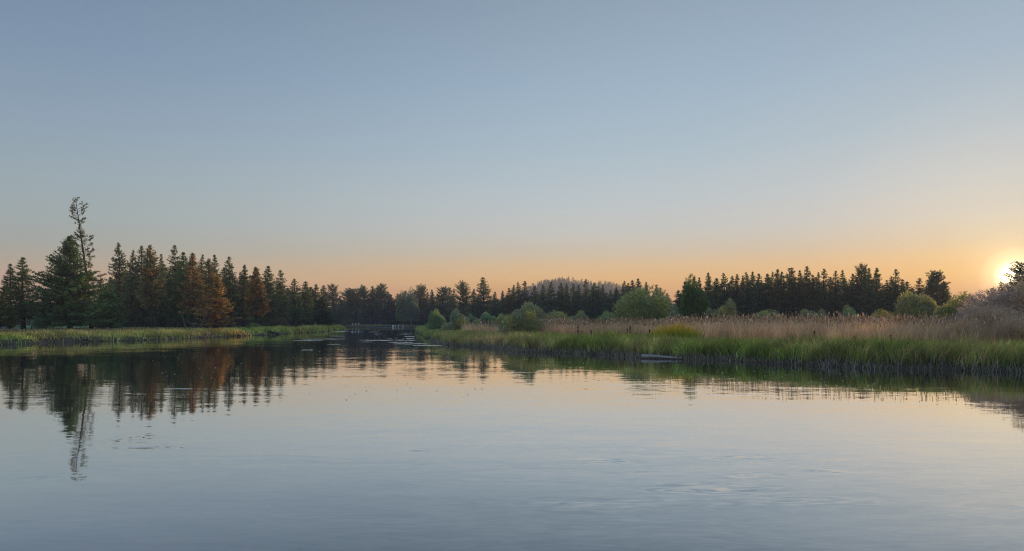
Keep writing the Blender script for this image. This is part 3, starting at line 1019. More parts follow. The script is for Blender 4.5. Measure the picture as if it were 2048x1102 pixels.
def blades(rng, X, Y, Z, L, W, lean, C0, C1, droop=0.5, dirang=None, midmix=0.45):
    """curved blades, each of two segments; C0 colour at the foot, C1 at the tip"""
    n = len(X)
    a = rng.uniform(0, 2 * pi, n) if dirang is None else dirang
    h = np.stack([np.cos(a), np.sin(a), np.zeros(n)], 1)
    fa = rng.uniform(0, 2 * pi, n)
    side = np.stack([np.cos(fa), np.sin(fa), np.zeros(n)], 1) * (W / 2)[:, None]
    b = np.stack([X, Y, Z], 1)
    le = lean[:, None]
    m = b + h * (L[:, None] * 0.55 * np.sin(le)) + np.array([0, 0, 1]) * (L[:, None] * 0.55 * np.cos(le))
    l2 = le + droop
    tip = m + h * (L[:, None] * 0.45 * np.sin(l2)) + np.array([0, 0, 1]) * (L[:, None] * 0.45 * np.cos(l2))
    V = np.stack([b - side, b + side, m - side * 0.8, m + side * 0.8, tip], 1).reshape(-1, 3)
    o = (np.arange(n) * 5)[:, None]
    T = np.concatenate([o + np.array([0, 1, 3]), o + np.array([0, 3, 2]), o + np.array([2, 3, 4])])
    cm = C0 * (1 - midmix) + C1 * midmix
    C = np.stack([C0, C0, cm, cm, C1], 1).reshape(-1, 3)
    return V, T, C


def scatter(rng, n, x0, x1, y0, y1, lo, hi):
    X, Y = rng.uniform(x0, x1, n), rng.uniform(y0, y1, n)
    s = river_sd(X, Y)
    k = (s > lo) & (s < hi)
    return X[k], Y[k], s[k]


def mixc(rng, n, cols, w):
    c = np.array(cols)[rng.choice(len(cols), n, p=np.array(w) / np.sum(w))]
    return c * np.exp(rng.normal(0, 0.16, (n, 1)))


GREEN, FRESH, OLIVE, TAN, STRAW = (0.23, 0.38, 0.10), (0.40, 0.52, 0.13), (0.46, 0.46, 0.16), (0.66, 0.50, 0.27), (0.68, 0.58, 0.38)
rng = np.random.default_rng(21)
# right bank sedge: dense belt along the water
X, Y, s = scatter(rng, 430000, -14, 42, 28, 100, 0.15, 9.5)
pxl = X / Y * F + CX
keep = (pxl < 2120) & (rng.random(len(X)) < np.clip(1.15 - s * 0.075, 0.25, 1) * np.clip(45 / Y, 0.35, 1.1))
X, Y, s, pxl = X[keep], Y[keep], s[keep], pxl[keep]
n = len(X)
big = vnoise(X, Y, 2.2, 12)
tan_w = np.clip(sst(1180, 960, pxl) * 0.9 + (vnoise(X, Y, 5, 14) - 0.62) * 1.1 + 0.06 + 0.22 * sst(1700, 1850, pxl), 0.04, 0.92)
cl = np.where((rng.random(n) < tan_w)[:, None], mixc(rng, n, [TAN, OLIVE, STRAW], [.5, .4, .1]), mixc(rng, n, [GREEN, FRESH, OLIVE], [.5, .35, .15]))
tip = np.where((rng.random(n) < 0.10 + 0.5 * tan_w)[:, None], mixc(rng, n, [TAN, STRAW], [.6, .4]), cl * np.array([1.25, 1.1, 0.9]))
clump = np.exp((vnoise(X, Y, 0.42, 15) - 0.5) * 1.3 + (vnoise(X, Y, 1.3, 16) - 0.5) * 0.9)[:, None]
cl, tip = cl * clump * 0.8, tip * clump ** 0.6 * np.array([1.2, 1.12, 1.0])  # feet darkened, tips brightened: lit tops put into the blade colour
L = (0.95 + 0.45 * big) * rng.uniform(0.6, 1.15, n) * (0.8 + 0.35 * vnoise(X, Y, 0.6, 18)) * np.clip(0.6 + s * 0.35, 0.75, 1)
L *= np.where(pxl < 1020, 0.8, 1) * np.where(s > 5.5, 0.66, 1)
SED = [blades(rng, X, Y, ground_z(X, Y) - 0.05, L, rng.uniform(0.022, 0.05, n) * np.clip(Y / 45, 1, 2), rng.uniform(0.02, 0.45, n), cl, tip, rng.uniform(0.2, 0.8, n)[:, None], vnoise(X, Y, 1.1, 19) * 9 + rng.normal(0, 0.7, n))]
V, T, C = join(SED)
print('sedge blades', n)
stuff(obj('bank_sedge', mesh('bank_sedge', V, T, C), M_BLADE), 'thick green sedge overhanging the right bank', 'grass')
# dry pale fringe of dead stems hanging at the waterline
X, Y, s = scatter(rng, 300000, -12, 42, 28, 90, -0.4, 0.45)
keep = (rng.random(len(X)) < 0.35 + 0.6 * vnoise(X, Y, 1.1, 31)) & (X / Y * F + CX < 2110)
X, Y = X[keep], Y[keep]
n = len(X)
cl = mixc(rng, n, [(0.50, 0.43, 0.35), (0.36, 0.30, 0.24), (0.66, 0.58, 0.48), (0.32, 0.36, 0.16)], [.4, .3, .15, .15])
V, T, C = blades(rng, X, Y, np.maximum(ground_z(X, Y), -0.05) - 0.02, rng.uniform(0.35, 0.8, n), rng.uniform(0.02, 0.045, n), rng.uniform(0.05, 0.7, n), cl * 0.85, cl * 1.1, rng.uniform(0.3, 1.3, n)[:, None])
stuff(obj('dead_fringe', mesh('dead_fringe', V, T, C), M_BLADE), 'grey-brown fringe of dead stems at the foot of the right bank', 'dead grass')
# meadow grass behind the belt, and the far end of the point
X, Y, s = scatter(rng, 300000, -45, 45, 45, 240, 5, 40)
pxl = X / Y * F + CX
keep = (pxl > 800) & (pxl < 2120) & (rng.random(len(X)) < np.clip(60 / Y, 0.2, 1) * np.clip(1.2 - s / 40, 0.15, 1) * 0.8)
X, Y, s, pxl = X[keep], Y[keep], s[keep], pxl[keep]
n = len(X)
tan_w = np.clip(0.62 + (vnoise(X, Y, 9, 17) - 0.5) * 0.7 - 0.45 * sst(1350, 1700, pxl), 0.1, 0.95)
cl = np.where((rng.random(n) < tan_w)[:, None], mixc(rng, n, [TAN, OLIVE, STRAW], [.55, .3, .15]), mixc(rng, n, [GREEN, FRESH, OLIVE], [.4, .35, .25]))
V, T, C = blades(rng, X, Y, ground_z(X, Y) - 0.03, rng.uniform(0.55, 1.0, n), rng.uniform(0.03, 0.05, n) * np.clip(Y / 60, 1, 2.5), rng.uniform(0.02, 0.4, n), cl, cl * 1.1, rng.uniform(0.2, 0.7, n)[:, None])
print('meadow blades', n)
stuff(obj('meadow_grass', mesh('meadow_grass', V, T, C), M_BLADE), 'tan and green meadow grass behind the right bank sedge', 'grass')
# green sedge on the river side of the point and along the far reach
X, Y, s = scatter(rng, 240000, -48, -2, 72, 345, 0.1, 5)
keep = rng.random(len(X)) < np.clip(90 / Y, 0.25, 1) * 0.9
X, Y, s = X[keep], Y[keep], s[keep]
n = len(X)
cl = mixc(rng, n, [GREEN, FRESH, OLIVE, TAN], [.3, .3, .3, .1])
V, T, C = blades(rng, X, Y, ground_z(X, Y) - 0.03, rng.uniform(0.7, 1.15, n), 0.045 * np.clip(Y / 70, 1, 3), rng.uniform(0.02, 0.4, n), cl, cl * 1.08, rng.uniform(0.2, 0.7, n)[:, None])
stuff(obj('point_sedge', mesh('point_sedge', V, T, C), M_BLADE), 'green sedge on the tip of the grassy point', 'grass')
# left bank
X, Y, s = scatter(rng, 500000, -125, -46, 60, 300, -0.15, 9)
keep = rng.random(len(X)) < np.clip(105 / Y, 0.25, 1) * np.clip(1.1 - s * 0.06, 0.3, 1) * (0.25 + 0.9 * sst(0.1, 0.8, s + 0.8 * (vnoise(X, Y, 5, 46) - 0.6) + np.where((X / Y * F + CX > 185) & (np.abs(X / Y * F + CX - 545) > 20), 1.1, 0)))
X, Y, s = X[keep], Y[keep], s[keep]
pxl = X / Y * F + CX
n = len(X)
gold = ((np.abs(pxl - 425) < 20) | (vnoise(X, Y, 6, 41) > 0.8)) & (rng.random(n) < 0.6)
tan_w = np.clip(0.28 + (vnoise(X, Y, 7, 42) - 0.5) * 1.1 + 0.05 * s, 0.05, 0.9)
cl = np.where((rng.random(n) < tan_w)[:, None], mixc(rng, n, [TAN, OLIVE, STRAW], [.4, .5, .1]), mixc(rng, n, [GREEN, FRESH, OLIVE], [.3, .4, .3]))
cl = np.where(gold[:, None], mixc(rng, n, [(0.33, 0.20, 0.05), OLIVE], [.7, .3]), cl)
cl = cl * np.exp((vnoise(X, Y, 1.2, 47) - 0.5) * 1.1)[:, None]
cl = cl * np.array([1.2, 1.15, 1.0])
L = rng.uniform(0.4, 0.8, n) * (0.7 + 0.6 * vnoise(X, Y, 2.5, 43)) * np.where((Y > 140) & (s < 4), 1.5, 1) * np.where(s > 5, 0.6, 1)
V, T, C = blades(rng, X, Y, ground_z(X, Y) - 0.03, L, rng.uniform(0.045, 0.075, n) * np.clip(Y / 100, 1, 2.2), rng.uniform(0.02, 0.45, n), cl, cl * 1.08, rng.uniform(0.2, 0.8, n)[:, None])
print('left blades', n)
stuff(obj('left_bank_grass', mesh('left_bank_grass', V, T, C), M_BLADE), 'yellow-green grass along the top of the left bank', 'grass')
# rough tan grass beneath the left pines
X, Y, s = scatter(rng, 200000, -140, -50, 75, 240, 6, 45)
keep = rng.random(len(X)) < np.clip(110 / Y, 0.25, 1) * 0.55 * (vnoise(X, Y, 10, 45) > 0.25)
X, Y, s = X[keep], Y[keep], s[keep]
n = len(X)
cl = mixc(rng, n, [TAN, OLIVE, STRAW, (0.11, 0.15, 0.06)], [.3, .35, .1, .25])
V, T, C = blades(rng, X, Y, ground_z(X, Y) - 0.03, rng.uniform(0.2, 0.55, n), 0.07 * np.clip(Y / 100, 1, 2.2), rng.uniform(0.02, 0.5, n), cl, cl * 1.08, rng.uniform(0.2, 0.8, n)[:, None])
stuff(obj('rough_grass', mesh('rough_grass', V, T, C), M_BLADE), 'rough tan grass under the left bank pines', 'grass')
# grass on the far bank at the end of the river
X, Y, s = scatter(rng, 30000, -125, -38, 335, 385, 0.1, 12)
n = len(X)
cl = mixc(rng, n, [OLIVE, TAN, GREEN], [.5, .2, .3])
V, T, C = blades(rng, X, Y, ground_z(X, Y) - 0.03, rng.uniform(0.3, 0.7, n), np.full(n, 0.18), rng.uniform(0.02, 0.5, n), cl, cl * 1.08, rng.uniform(0.2, 0.8, n)[:, None])
stuff(obj('far_bank_grass', mesh('far_bank_grass', V, T, C), M_BLADE), 'strip of olive grass on the far bank behind the jetty', 'grass')

# cattails
FR = lambda px: np.interp(px, [930, 1010, 1100, 1300, 1450, 1700, 1900, 2060], [96, 92, 79, 65, 54.5, 47.5, 45, 44.5])
n0 = 150000
D_ = rng.uniform(46, 112, n0)
pxl = rng.uniform(925, 2060, n0)
X, Y = (pxl - CX) / F * D_, D_
dep = D_ - FR(pxl)
keep = (dep > 0) & (rng.random(n0) < np.where(dep < 7, 0.6, 0.24) * D_ / 112 * np.where(pxl < 1090, 0.35, 1)) & (vnoise(X, Y, 4, 51) + 0.25 * rng.random(n0) > np.where(pxl < 1330, 0.42, 0.22))
X, Y, pxl, dep = X[keep], Y[keep], pxl[keep], dep[keep]
n = len(X)
print('cattails', n)
Zg = ground_z(X, Y)
Ht = rng.uniform(1.8, 2.5, n) * np.where(pxl < 1330, 0.92, 1) * (0.9 + 0.25 * vnoise(X, Y, 5, 52))
parts = []
for j in range(3):
    cl = mixc(rng, n, [(0.92, 0.65, 0.44), (0.88, 0.58, 0.40), (0.88, 0.66, 0.28), (0.64, 0.56, 0.18)], [.45, .35, .14, .06])
    cl = cl * np.exp((vnoise(X, Y, 0.5, 54) - 0.5) * 1.0)[:, None]
    a_ = np.clip(0.15 + (vnoise(X, Y, 6, 53) - 0.5), 0, 1)[:, None]
    cl = cl * (1 - a_ * 0.5) + np.array([0.12, 0.17, 0.05]) * a_ * 0.5
    parts.append(blades(rng, X + rng.normal(0, .12, n), Y + rng.normal(0, .12, n), Zg - 0.05, Ht * rng.uniform(0.62, 1.0, n), rng.uniform(0.02, 0.035, n) * np.clip(Y / 60, 1, 1.8), rng.uniform(0.02, 0.22, n), cl * np.array([1.0, 0.9, 0.82]), cl * 1.1, rng.uniform(0.1, 0.6, n)[:, None]))
V, T, C = join(parts)
stuff(obj('cattail_leaves', mesh('cattail_leaves', V, T, C), M_BLADE), 'tall brown cattail leaves filling the marsh behind the sedge', 'cattails')
sel = rng.random(n) < 0.42
Xs, Ys, Zs, Hs = X[sel], Y[sel], (Zg + Ht * rng.uniform(0.82, 1.02, n))[sel], Ht[sel]
m = len(Xs)
hd = rng.choice(3, m, p=[.2, .4, .4])
hc = np.array([(0.88, 0.75, 0.60), (0.78, 0.57, 0.38), (0.52, 0.34, 0.20)])[hd] * np.exp(rng.normal(0, .15, (m, 1)))
rw = np.array([0.040, 0.030, 0.020])[hd] * np.clip(Ys / 60, 1, 1.6) * rng.uniform(0.7, 1.3, m)
hl = rng.uniform(0.16, 0.30, m)
ring = []
for zf, rf in ((-0.5, 0.3), (-0.25, 1.0), (0.3, 0.9), (0.5, 0.15)):
    for q in range(4):
        ring.append(np.stack([Xs + rw * rf * math.cos(q * pi / 2), Ys + rw * rf * math.sin(q * pi / 2), Zs + hl * zf], 1))
V = np.stack(ring, 1).reshape(-1, 3)
ft = []
for i in range(3):
    for q in range(4):
        a0, b0 = i * 4 + q, i * 4 + (q + 1) % 4
        ft += [(a0, b0, b0 + 4), (a0, b0 + 4, a0 + 4)]
T = ((np.arange(m) * 16)[:, None, None] + np.array(ft)[None]).reshape(-1, 3)
stuff(obj('cattail_heads', mesh('cattail_heads', V, T, np.repeat(hc, 16, 0)), M_BLADE), 'fluffy pale and brown cattail heads on top of the marsh', 'cattails')

# iris clump, sunlight on its tops painted as yellow tips
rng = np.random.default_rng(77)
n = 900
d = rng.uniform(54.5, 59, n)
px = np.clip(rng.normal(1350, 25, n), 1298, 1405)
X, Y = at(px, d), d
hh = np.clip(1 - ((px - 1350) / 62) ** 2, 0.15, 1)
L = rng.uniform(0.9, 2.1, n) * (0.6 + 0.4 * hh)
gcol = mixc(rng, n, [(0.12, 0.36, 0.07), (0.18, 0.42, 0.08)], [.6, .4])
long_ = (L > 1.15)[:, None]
sunlit_tipc = np.where(long_, mixc(rng, n, [(1.0, 0.60, 0.04), (0.95, 0.62, 0.07)], [.6, .4]), gcol)
V, T, C = blades(rng, X, Y, ground_z(X, Y), L, rng.uniform(0.06, 0.11, n), rng.uniform(0.02, 0.5, n), gcol, sunlit_tipc, rng.uniform(0.05, 0.35, n)[:, None], None, 0.4)
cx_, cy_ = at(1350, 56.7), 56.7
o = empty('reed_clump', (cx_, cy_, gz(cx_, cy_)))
tag(o, 'bright green reed clump with sunlight painted as yellow tips in front of the cattails', 'reeds')
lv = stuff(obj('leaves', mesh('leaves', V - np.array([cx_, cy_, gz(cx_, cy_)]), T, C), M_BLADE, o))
# sunbeam painted as golden tips on a few sedge blades left of it
n = 700
px = rng.uniform(1196, 1268, n)
d = rng.uniform(57, 61, n)
X, Y = at(px, d), d
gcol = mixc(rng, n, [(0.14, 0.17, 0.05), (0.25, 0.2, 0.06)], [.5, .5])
sunlit_tipc = mixc(rng, n, [(0.95, 0.55, 0.10), (0.6, 0.42, 0.16)], [.5, .5])
V, T, C = blades(rng, X, Y, ground_z(X, Y), rng.uniform(0.7, 1.15, n), rng.uniform(0.03, 0.045, n), rng.uniform(0.02, 0.4, n), gcol, sunlit_tipc, rng.uniform(0.2, 0.7, n)[:, None])
stuff(obj('sunlit_tip_grass', mesh('sunlit_tip_grass', V, T, C), M_BLADE), 'streak of grass with sunlight painted golden on its tips, left of the reed clump', 'grass')

# ------------------------------------------------------------------ dark seed stalks of dock
M_SEED = noisy_mat('seed_heads', (0.06, 0.022, 0.014), (0.11, 0.042, 0.022), 9, 0.9)


def dock_plant(px, d, ztop, lab, seed):
    rng = np.random.default_rng(seed)
    x, y = at(px, d), d
    z = gz(x, y)
    o = empty('dock_plant', (x, y, z - 0.05))
    tag(o, lab, 'plant', 'dark dock stalks in the tan grass')
    h = ztop - z
    MB().tube([(0, 0, 0), (0.03, 0, h * .5), (0.01, 0, h)], [0.02, 0.016, 0.008], 5).build('stalk', M_SEED, o)
    s = MB()
    for i in range(46):
        t = rng.uniform(0.45, 1.0)
        a = rng.uniform(0, 6.28)
        r = (0.09 * (1.1 - t) + 0.03) * rng.uniform(0.3, 1.6)
        q = rng.uniform(0.015, 0.032)
        s.blob((r * math.cos(a), r * math.sin(a), h * t), (q, q, q * 1.5), 5, 4)
    s.build('seed_head', M_SEED, o)


for i, (px, d, py, lab) in enumerate([(1156, 66, 650, 'tallest dark brown dock stalk in the tan grass right of the nearest willow'), (1182, 66, 658, 'short dark dock stalk right of the tallest one'),
                                      (1163, 67, 661, 'small dark dock stalk at the foot of the tallest one'), (1255, 62, 657, 'left of two dark dock stalks left of the reed clump'),
                                      (1260.5, 62, 653, 'right and taller of two dark dock stalks left of the reed clump'), (1273, 61, 664, 'thin dark dock stalk, third left of the reed clump'),
                                      (1299, 59, 657, 'dark dock stalk at the left foot of the reed clump'), (1629, 48, 661, 'dark dock stalk before the cattails under the tallest pines'),
                                      (1782, 45, 669, 'dark dock stalk in front of the cattails towards the sunset'), (1708, 46, 669, 'small dark dock stalk amid the cattail fringe')]):
    dock_plant(px, d, zat(py, d), lab, i)

# ------------------------------------------------------------------ logs and driftwood


def log(name, p0, p1, r0, r1, mat, lab, cat, seed, group=None, knots=2):
    p0, p1 = np.array(p0), np.array(p1)
    o = empty(name, tuple(p0))
    tag(o, lab, cat, group)
    rng = np.random.default_rng(seed)
    d = p1 - p0
    ln_ = np.linalg.norm(d)
    t = np.linspace(0, 1, 9)
    pts = [d * q + np.array([0, 0.03 * math.sin(5 * q), 0.05 * math.sin(3.3 * q + seed)]) for q in t]
    MB().tube(pts, [(r0 + (r1 - r0) * q) * rng.uniform(0.88, 1.1) for q in t], 9, 0.10, seed).build('trunk', mat, o, True)
    for k in range(knots):
        q = rng.uniform(0.2, 0.9)
        b = d * q
        e = b + np.array([rng.uniform(-.2, .2), rng.uniform(-.1, .1), 1]) * rng.uniform(0.12, 0.3) * (1 + ln_ / 8)
        MB().tube([b, (b + e) / 2 + rng.normal(0, .02, 3), e], [r1 * .5, r1 * .4, r1 * .2], 5).build('branch_stub', mat, o, True)
    return o


log('log', (at(1283, 47.6), 47.6, 0.12), (at(1364, 46.2), 46.2, 0.14), 0.12, 0.06, M_DRIFT, 'pale weathered log lying in the water against the right bank', 'log', 1)
log('log', (at(432, 128), 128, 0.2), (at(407, 124), 124, 0.05), 0.2, 0.12, M_DARKLOG, 'dark short log on the mud at the left bank, leftmost', 'log', 2, 'driftwood on the left bank')
log('log', (at(463, 128), 128, 0.75), (at(481, 124), 124, 0.12), 0.2, 0.12, M_DARKLOG, 'dark log slanting to the water just left of the pale stump', 'log', 3, 'driftwood on the left bank')
log('log', (at(536, 142), 142, 0.75), (at(557, 138), 138, 0.1), 0.24, 0.15, M_DARKLOG, 'dark log slanting down the bare mud landing', 'log', 4, 'driftwood on the left bank')
log('log', (at(497, 137), 137, 0.3), (at(508, 135), 135, 0.2), 0.18, 0.12, M_DARKLOG, 'dark stubby log right of the pale stump', 'log', 5, 'driftwood on the left bank')
log('log', (at(160, 89.5), 89.5, 0.28), (at(178, 88), 88, 0.18), 0.13, 0.07, M_DARKLOG, 'small dark log on the mud below the broad spruce', 'log', 6, 'driftwood on the left bank')
log('fallen_tree', (at(398, 140), 140, 0.9), (at(419, 142), 142, zat(612, 142)), 0.16, 0.06, M_DEADWOOD, 'bare grey trunk leaning right beneath the rusty pines', 'dead tree', 7, 'dead leaning trunks', 4)
log('fallen_tree', (at(396, 134), 134, 0.9), (at(372, 139), 139, zat(638, 139)), 0.13, 0.05, M_DEADWOOD, 'bare grey trunk leaning left, crossing the other leaning trunk', 'dead tree', 8, 'dead leaning trunks', 4)
log('fallen_tree', (at(372, 133), 133, 0.7), (at(363, 138), 138, zat(622, 138)), 0.12, 0.05, M_DEADWOOD, 'thin grey dead stem at the edge of the rusty pines', 'dead tree', 9, 'dead leaning trunks', 5)

# pale root stump at the left waterline
sx_, sy_ = at(488, 132), 132.0
o = empty('stump', (sx_, sy_, 0.0))
tag(o, 'pale broken stump with roots standing at the left waterline', 'stump')
MB().tube([(0, 0, -0.2), (0, 0, 0.35), (0.1, 0, 0.9)], [0.34, 0.27, 0.2], 9, 0.2, 4).build('bole', M_DRIFT, o, True)
for k in range(6):
    a = k * 1.05 + 0.3
    MB().tube([(0, 0, 0.25), (0.5 * math.cos(a), 0.5 * math.sin(a), 0.22), (0.85 * math.cos(a), 0.85 * math.sin(a), -0.1)], [0.12, 0.08, 0.04], 5, 0.1, k).build('root', M_DRIFT if k % 2 else M_DARKLOG, o, True)
MB().add([(-0.18, -0.1, 0.85), (0.25, -0.1, 0.85), (0.25, 0.15, 0.85), (-0.18, 0.15, 0.85), (0.02, 0, 1.35), (0.2, 0.02, 1.2)], [(0, 1, 4), (1, 5, 4), (1, 2, 5), (2, 3, 4), (2, 4, 5), (3, 0, 4)]).build('splinter', M_DARKLOG, o)

# small grey utility box and a post on the left bank
bx_, by_ = at(9, 118), 118.0
o = empty('utility_box', (bx_, by_, gz(bx_, by_)))
tag(o, 'small grey utility box in the grass at the left edge', 'box')
MB().box((0, 0, 0.35), (0.7, 0.5, 0.75)).build('cabinet', M_GREYWOOD, o)
MB().box((0, 0, 0.76), (0.8, 0.6, 0.07), 0, 0.85).build('lid', M_ROOF, o)
px_, py_ = at(63, 116), 116.0
o = empty('post', (px_, py_, gz(px_, py_)))
tag(o, 'short dark wooden post between the twin pines and the broad spruce', 'post')
MB().tube([(0, 0, -0.2), (0, 0, 0.85)], [0.13, 0.11], 8, 0.05).build('shaft', M_DARKLOG, o)
MB().tube([(0, 0, 0.85), (0, 0, 0.9)], [0.125, 0.05], 8, 0.0).build('cap', M_DARKLOG, o)

# ------------------------------------------------------------------ far bank: jetty, white posts, chairs, cabin, canopy
JD = 346.0
x0, x1 = at(750, JD), at(786, JD)
o = empty('jetty', ((x0 + x1) / 2, JD, 0))
tag(o, 'low dark wooden jetty along the far bank', 'jetty')
w_ = x1 - x0
for i in range(14):
    MB().box((-w_ / 2 + w_ * (i + .5) / 14, 0, 0.72), (w_ / 14 - 0.05, 2.2, 0.09)).build('plank', M_GREYWOOD, o)
MB().box((0, -0.95, 0.56), (w_, 0.12, 0.2)).build('beam', M_DARKLOG, o)
MB().box((0, 0.95, 0.56), (w_, 0.12, 0.2)).build('beam', M_DARKLOG, o)
for i in range(5):
    for yy in (-0.95, 0.95):
        MB().tube([(-w_ / 2 + w_ * (i + .1) / 4.25, yy, -0.9), (-w_ / 2 + w_ * (i + .1) / 4.25, yy, 0.46)], [0.12, 0.11], 7).build('pile', M_DARKLOG, o)
MB().box((0, -1.35, 0.12), (w_ * 0.95, 0.25, 0.22)).build('float_log', M_GREYWOOD, o)
x0, x1 = at(787, JD), at(816, JD)
o = empty('dock', ((x0 + x1) / 2, JD - 1, 0))
tag(o, 'boat dock with white posts and a thin rail beside the jetty', 'dock')
w_ = x1 - x0
for i in range(10):
    MB().box((-w_ / 2 + w_ * (i + .5) / 10, 0, 0.55), (w_ / 10 - 0.05, 2.4, 0.1)).build('plank', M_GREYWOOD, o)
for i, (fx, wd_) in enumerate([(0.03, 0.85), (0.2, 0.22), (0.3, 0.2), (0.4, 0.3), (0.55, 0.16), (0.7, 0.3), (0.85, 0.2), (0.97, 0.22)]):
    MB().box((-w_ / 2 + w_ * fx, -1.3, 0.4), (wd_, 0.16, 1.5 if i < 6 else 1.2), 0, 0.97).build('post', M_WHITE if i in (0, 1, 3, 5) else M_GREYWOOD, o)
MB().box((0.6, 1.1, 1.55), (w_ * 0.62, 0.08, 0.08)).build('rail', M_GREYWOOD, o)
for fx in (0.38, 0.6, 0.98):
    MB().box((-w_ / 2 + w_ * fx, 1.1, 1.05), (0.09, 0.09, 0.92)).build('rail_post', M_GREYWOOD, o)


def chair(px, d, rz, lab):
    x, y = at(px, d), d
    o = empty('garden_chair', (x, y, gz(x, y)), rz)
    tag(o, lab, 'chair', 'white garden chairs on the far bank')
    for i in range(4):
        MB().box((0, -0.05 - 0.13 * i + 0.2, 0.42 - 0.03 * (3 - i)), (0.62, 0.11, 0.04)).build('seat_slat', M_WHITE, o)
    for i in range(5):
        MB().box((-0.26 + 0.13 * i, 0.42, 0.78), (0.115, 0.04, 0.95 - 0.06 * abs(i - 2)), 0, 1.1, -0.32).build('back_slat', M_WHITE, o)
    for s_ in (-1, 1):
        MB().box((s_ * 0.4, 0.0, 0.64), (0.15, 0.8, 0.04)).build('armrest', M_WHITE, o)
        MB().box((s_ * 0.36, -0.32, 0.31), (0.07, 0.1, 0.62)).build('leg', M_WHITE, o)
        MB().box((s_ * 0.34, 0.35, 0.2), (0.07, 0.1, 0.40)).build('leg', M_WHITE, o)


for px, d, rz, lab in [(683, 352, 0.5, 'leftmost white garden chair on the far bank, half in shade'), (690, 353, -0.4, 'second white garden chair from the left on the far bank'),
                       (706, 356, 0.9, 'third white garden chair from the left on the far bank'), (711.5, 358, 0.4, 'fourth white garden chair from the left on the far bank'),
                       (717.5, 359, 0.3, 'rightmost white garden chair on the far bank')]:
    yy = d + 6
    chair(px, yy, rz, lab)

CD = 384.0
cx_ = at(784, CD)
o = empty('cabin', (cx_, CD, gz(cx_, CD)))
tag(o, 'small dark open-fronted cabin under the far trees', 'cabin')
for s_ in (-1, 1):
    MB().box((s_ * 2.3, 0, 1.3), (0.15, 3.2, 2.6)).build('side_wall', M_DARKLOG, o)
MB().box((0, 1.6, 1.3), (4.45, 0.12, 2.6)).build('back_wall', M_DARKLOG, o)
MB().add([(-2.9, -2.0, 2.5), (2.9, -2.0, 2.5), (2.9, 2.1, 2.5), (-2.9, 2.1, 2.5), (-2.9, 0, 3.9), (2.9, 0, 3.9), (-2.9, -2.0, 2.65), (2.9, -2.0, 2.65), (2.9, 2.1, 2.65), (-2.9, 2.1, 2.65), (-2.9, 0, 4.05), (2.9, 0, 4.05)],
         [(0, 1, 5), (0, 5, 4), (2, 3, 4), (2, 4, 5), (6, 11, 7), (6, 10, 11), (8, 10, 9), (8, 11, 10), (0, 6, 7), (0, 7, 1), (2, 8, 9), (2, 9, 3), (0, 4, 10), (0, 10, 6), (4, 3, 9), (4, 9, 10), (1, 7, 11), (1, 11, 5), (5, 11, 8), (5, 8, 2)]).build('roof', M_ROOF, o)
for s_ in (-1.9, 0, 1.9):
    MB().box((s_, -1.75, 1.25), (0.14, 0.14, 2.5)).build('post', M_GREYWOOD, o)
MB().box((0, -1.5, 0.45), (3.6, 0.1, 0.9)).build('counter', M_DARKLOG, o)
cx_ = at(765, 380)
o = empty('canopy', (cx_, 380, gz(cx_, 380)))
tag(o, 'flat pale canopy on thin posts left of the cabin', 'canopy')
MB().box((0, 0, 1.75), (4.4, 2.4, 0.14), 0, 0.97).build('roof', M_WHITE, o)
for sx2 in (-2, 2):
    for sy2 in (-1, 1):
        MB().box((sx2, sy2, 0.84), (0.08, 0.08, 1.68)).build('post', M_GREYWOOD, o)

# ------------------------------------------------------------------ floating weed mats, ducks, flecks
M = Mat('ruffled_weed_mat')
p = M.node('ShaderNodeBsdfPrincipled')
nz = M.noise(2.2, 5, stretch=(0.5, 1.6, 1))
M.l.new(M.ramp(nz.outputs[0], [(0.25, (0.6, 0.52, 0.36)), (0.5, (0.9, 0.80, 0.62)), (0.8, (0.95, 0.87, 0.72))]), p.inputs['Base Color'])  # pale sky on ruffled water over weed, put into the mat colour
p.inputs['Roughness'].default_value = 0.42
p.inputs['Metallic'].default_value = 0.75
M.l.new(p.outputs[0], M.out.inputs['Surface'])
M_MAT = M.m


def ruffled_weed_mat(px0, px1, py, hpx, lab, seed):
    rng = np.random.default_rng(seed)
    d = F * H0 / (py - YH)
    xc, wx = at((px0 + px1) / 2, d), (px1 - px0) / F * d
    dy = max(0.12, 0.40 * hpx / F * d * d / H0)
    n_ = 36
    up_, lo_ = [], []
    for i in range(n_):
        t = i / (n_ - 1)
        env = math.sin(pi * t) ** 0.5
        mid = (vnoise(t * 6 + seed, 0, 1, seed) - 0.5) * dy * 0.8
        up_.append((-wx / 2 + wx * t, mid + env * dy * 0.5 * (0.35 + 1.1 * float(vnoise(t * 17, 1, 1, seed + 1)))))
        lo_.append((-wx / 2 + wx * t, mid - env * dy * 0.5 * (0.35 + 1.1 * float(vnoise(t * 17, 2, 1, seed + 2)))))
    vs_ = [(float(a), float(b), 0.014) for a, b in up_] + [(float(a), float(b), 0.014) for a, b in lo_]
    vs_ += [(a * 1.01, b * 1.05, -0.03) for a, b, c in vs_]
    t_ = []
    for i in range(n_ - 1):
        t_ += [(n_ + i, n_ + i + 1, i + 1), (n_ + i, i + 1, i)]
        k = 2 * n_
        t_ += [(i, i + 1, k + i + 1), (i, k + i + 1, k + i), (n_ + i + 1, n_ + i, k + n_ + i), (n_ + i + 1, k + n_ + i, k + n_ + i + 1)]
    o = MB().add(vs_, t_).build('ruffled_weed_mat', M_MAT)
    o.location = (xc, d, 0)
    tag(o, lab, 'weed mat', 'pale weed mats with ruffled-water sheen on the river')


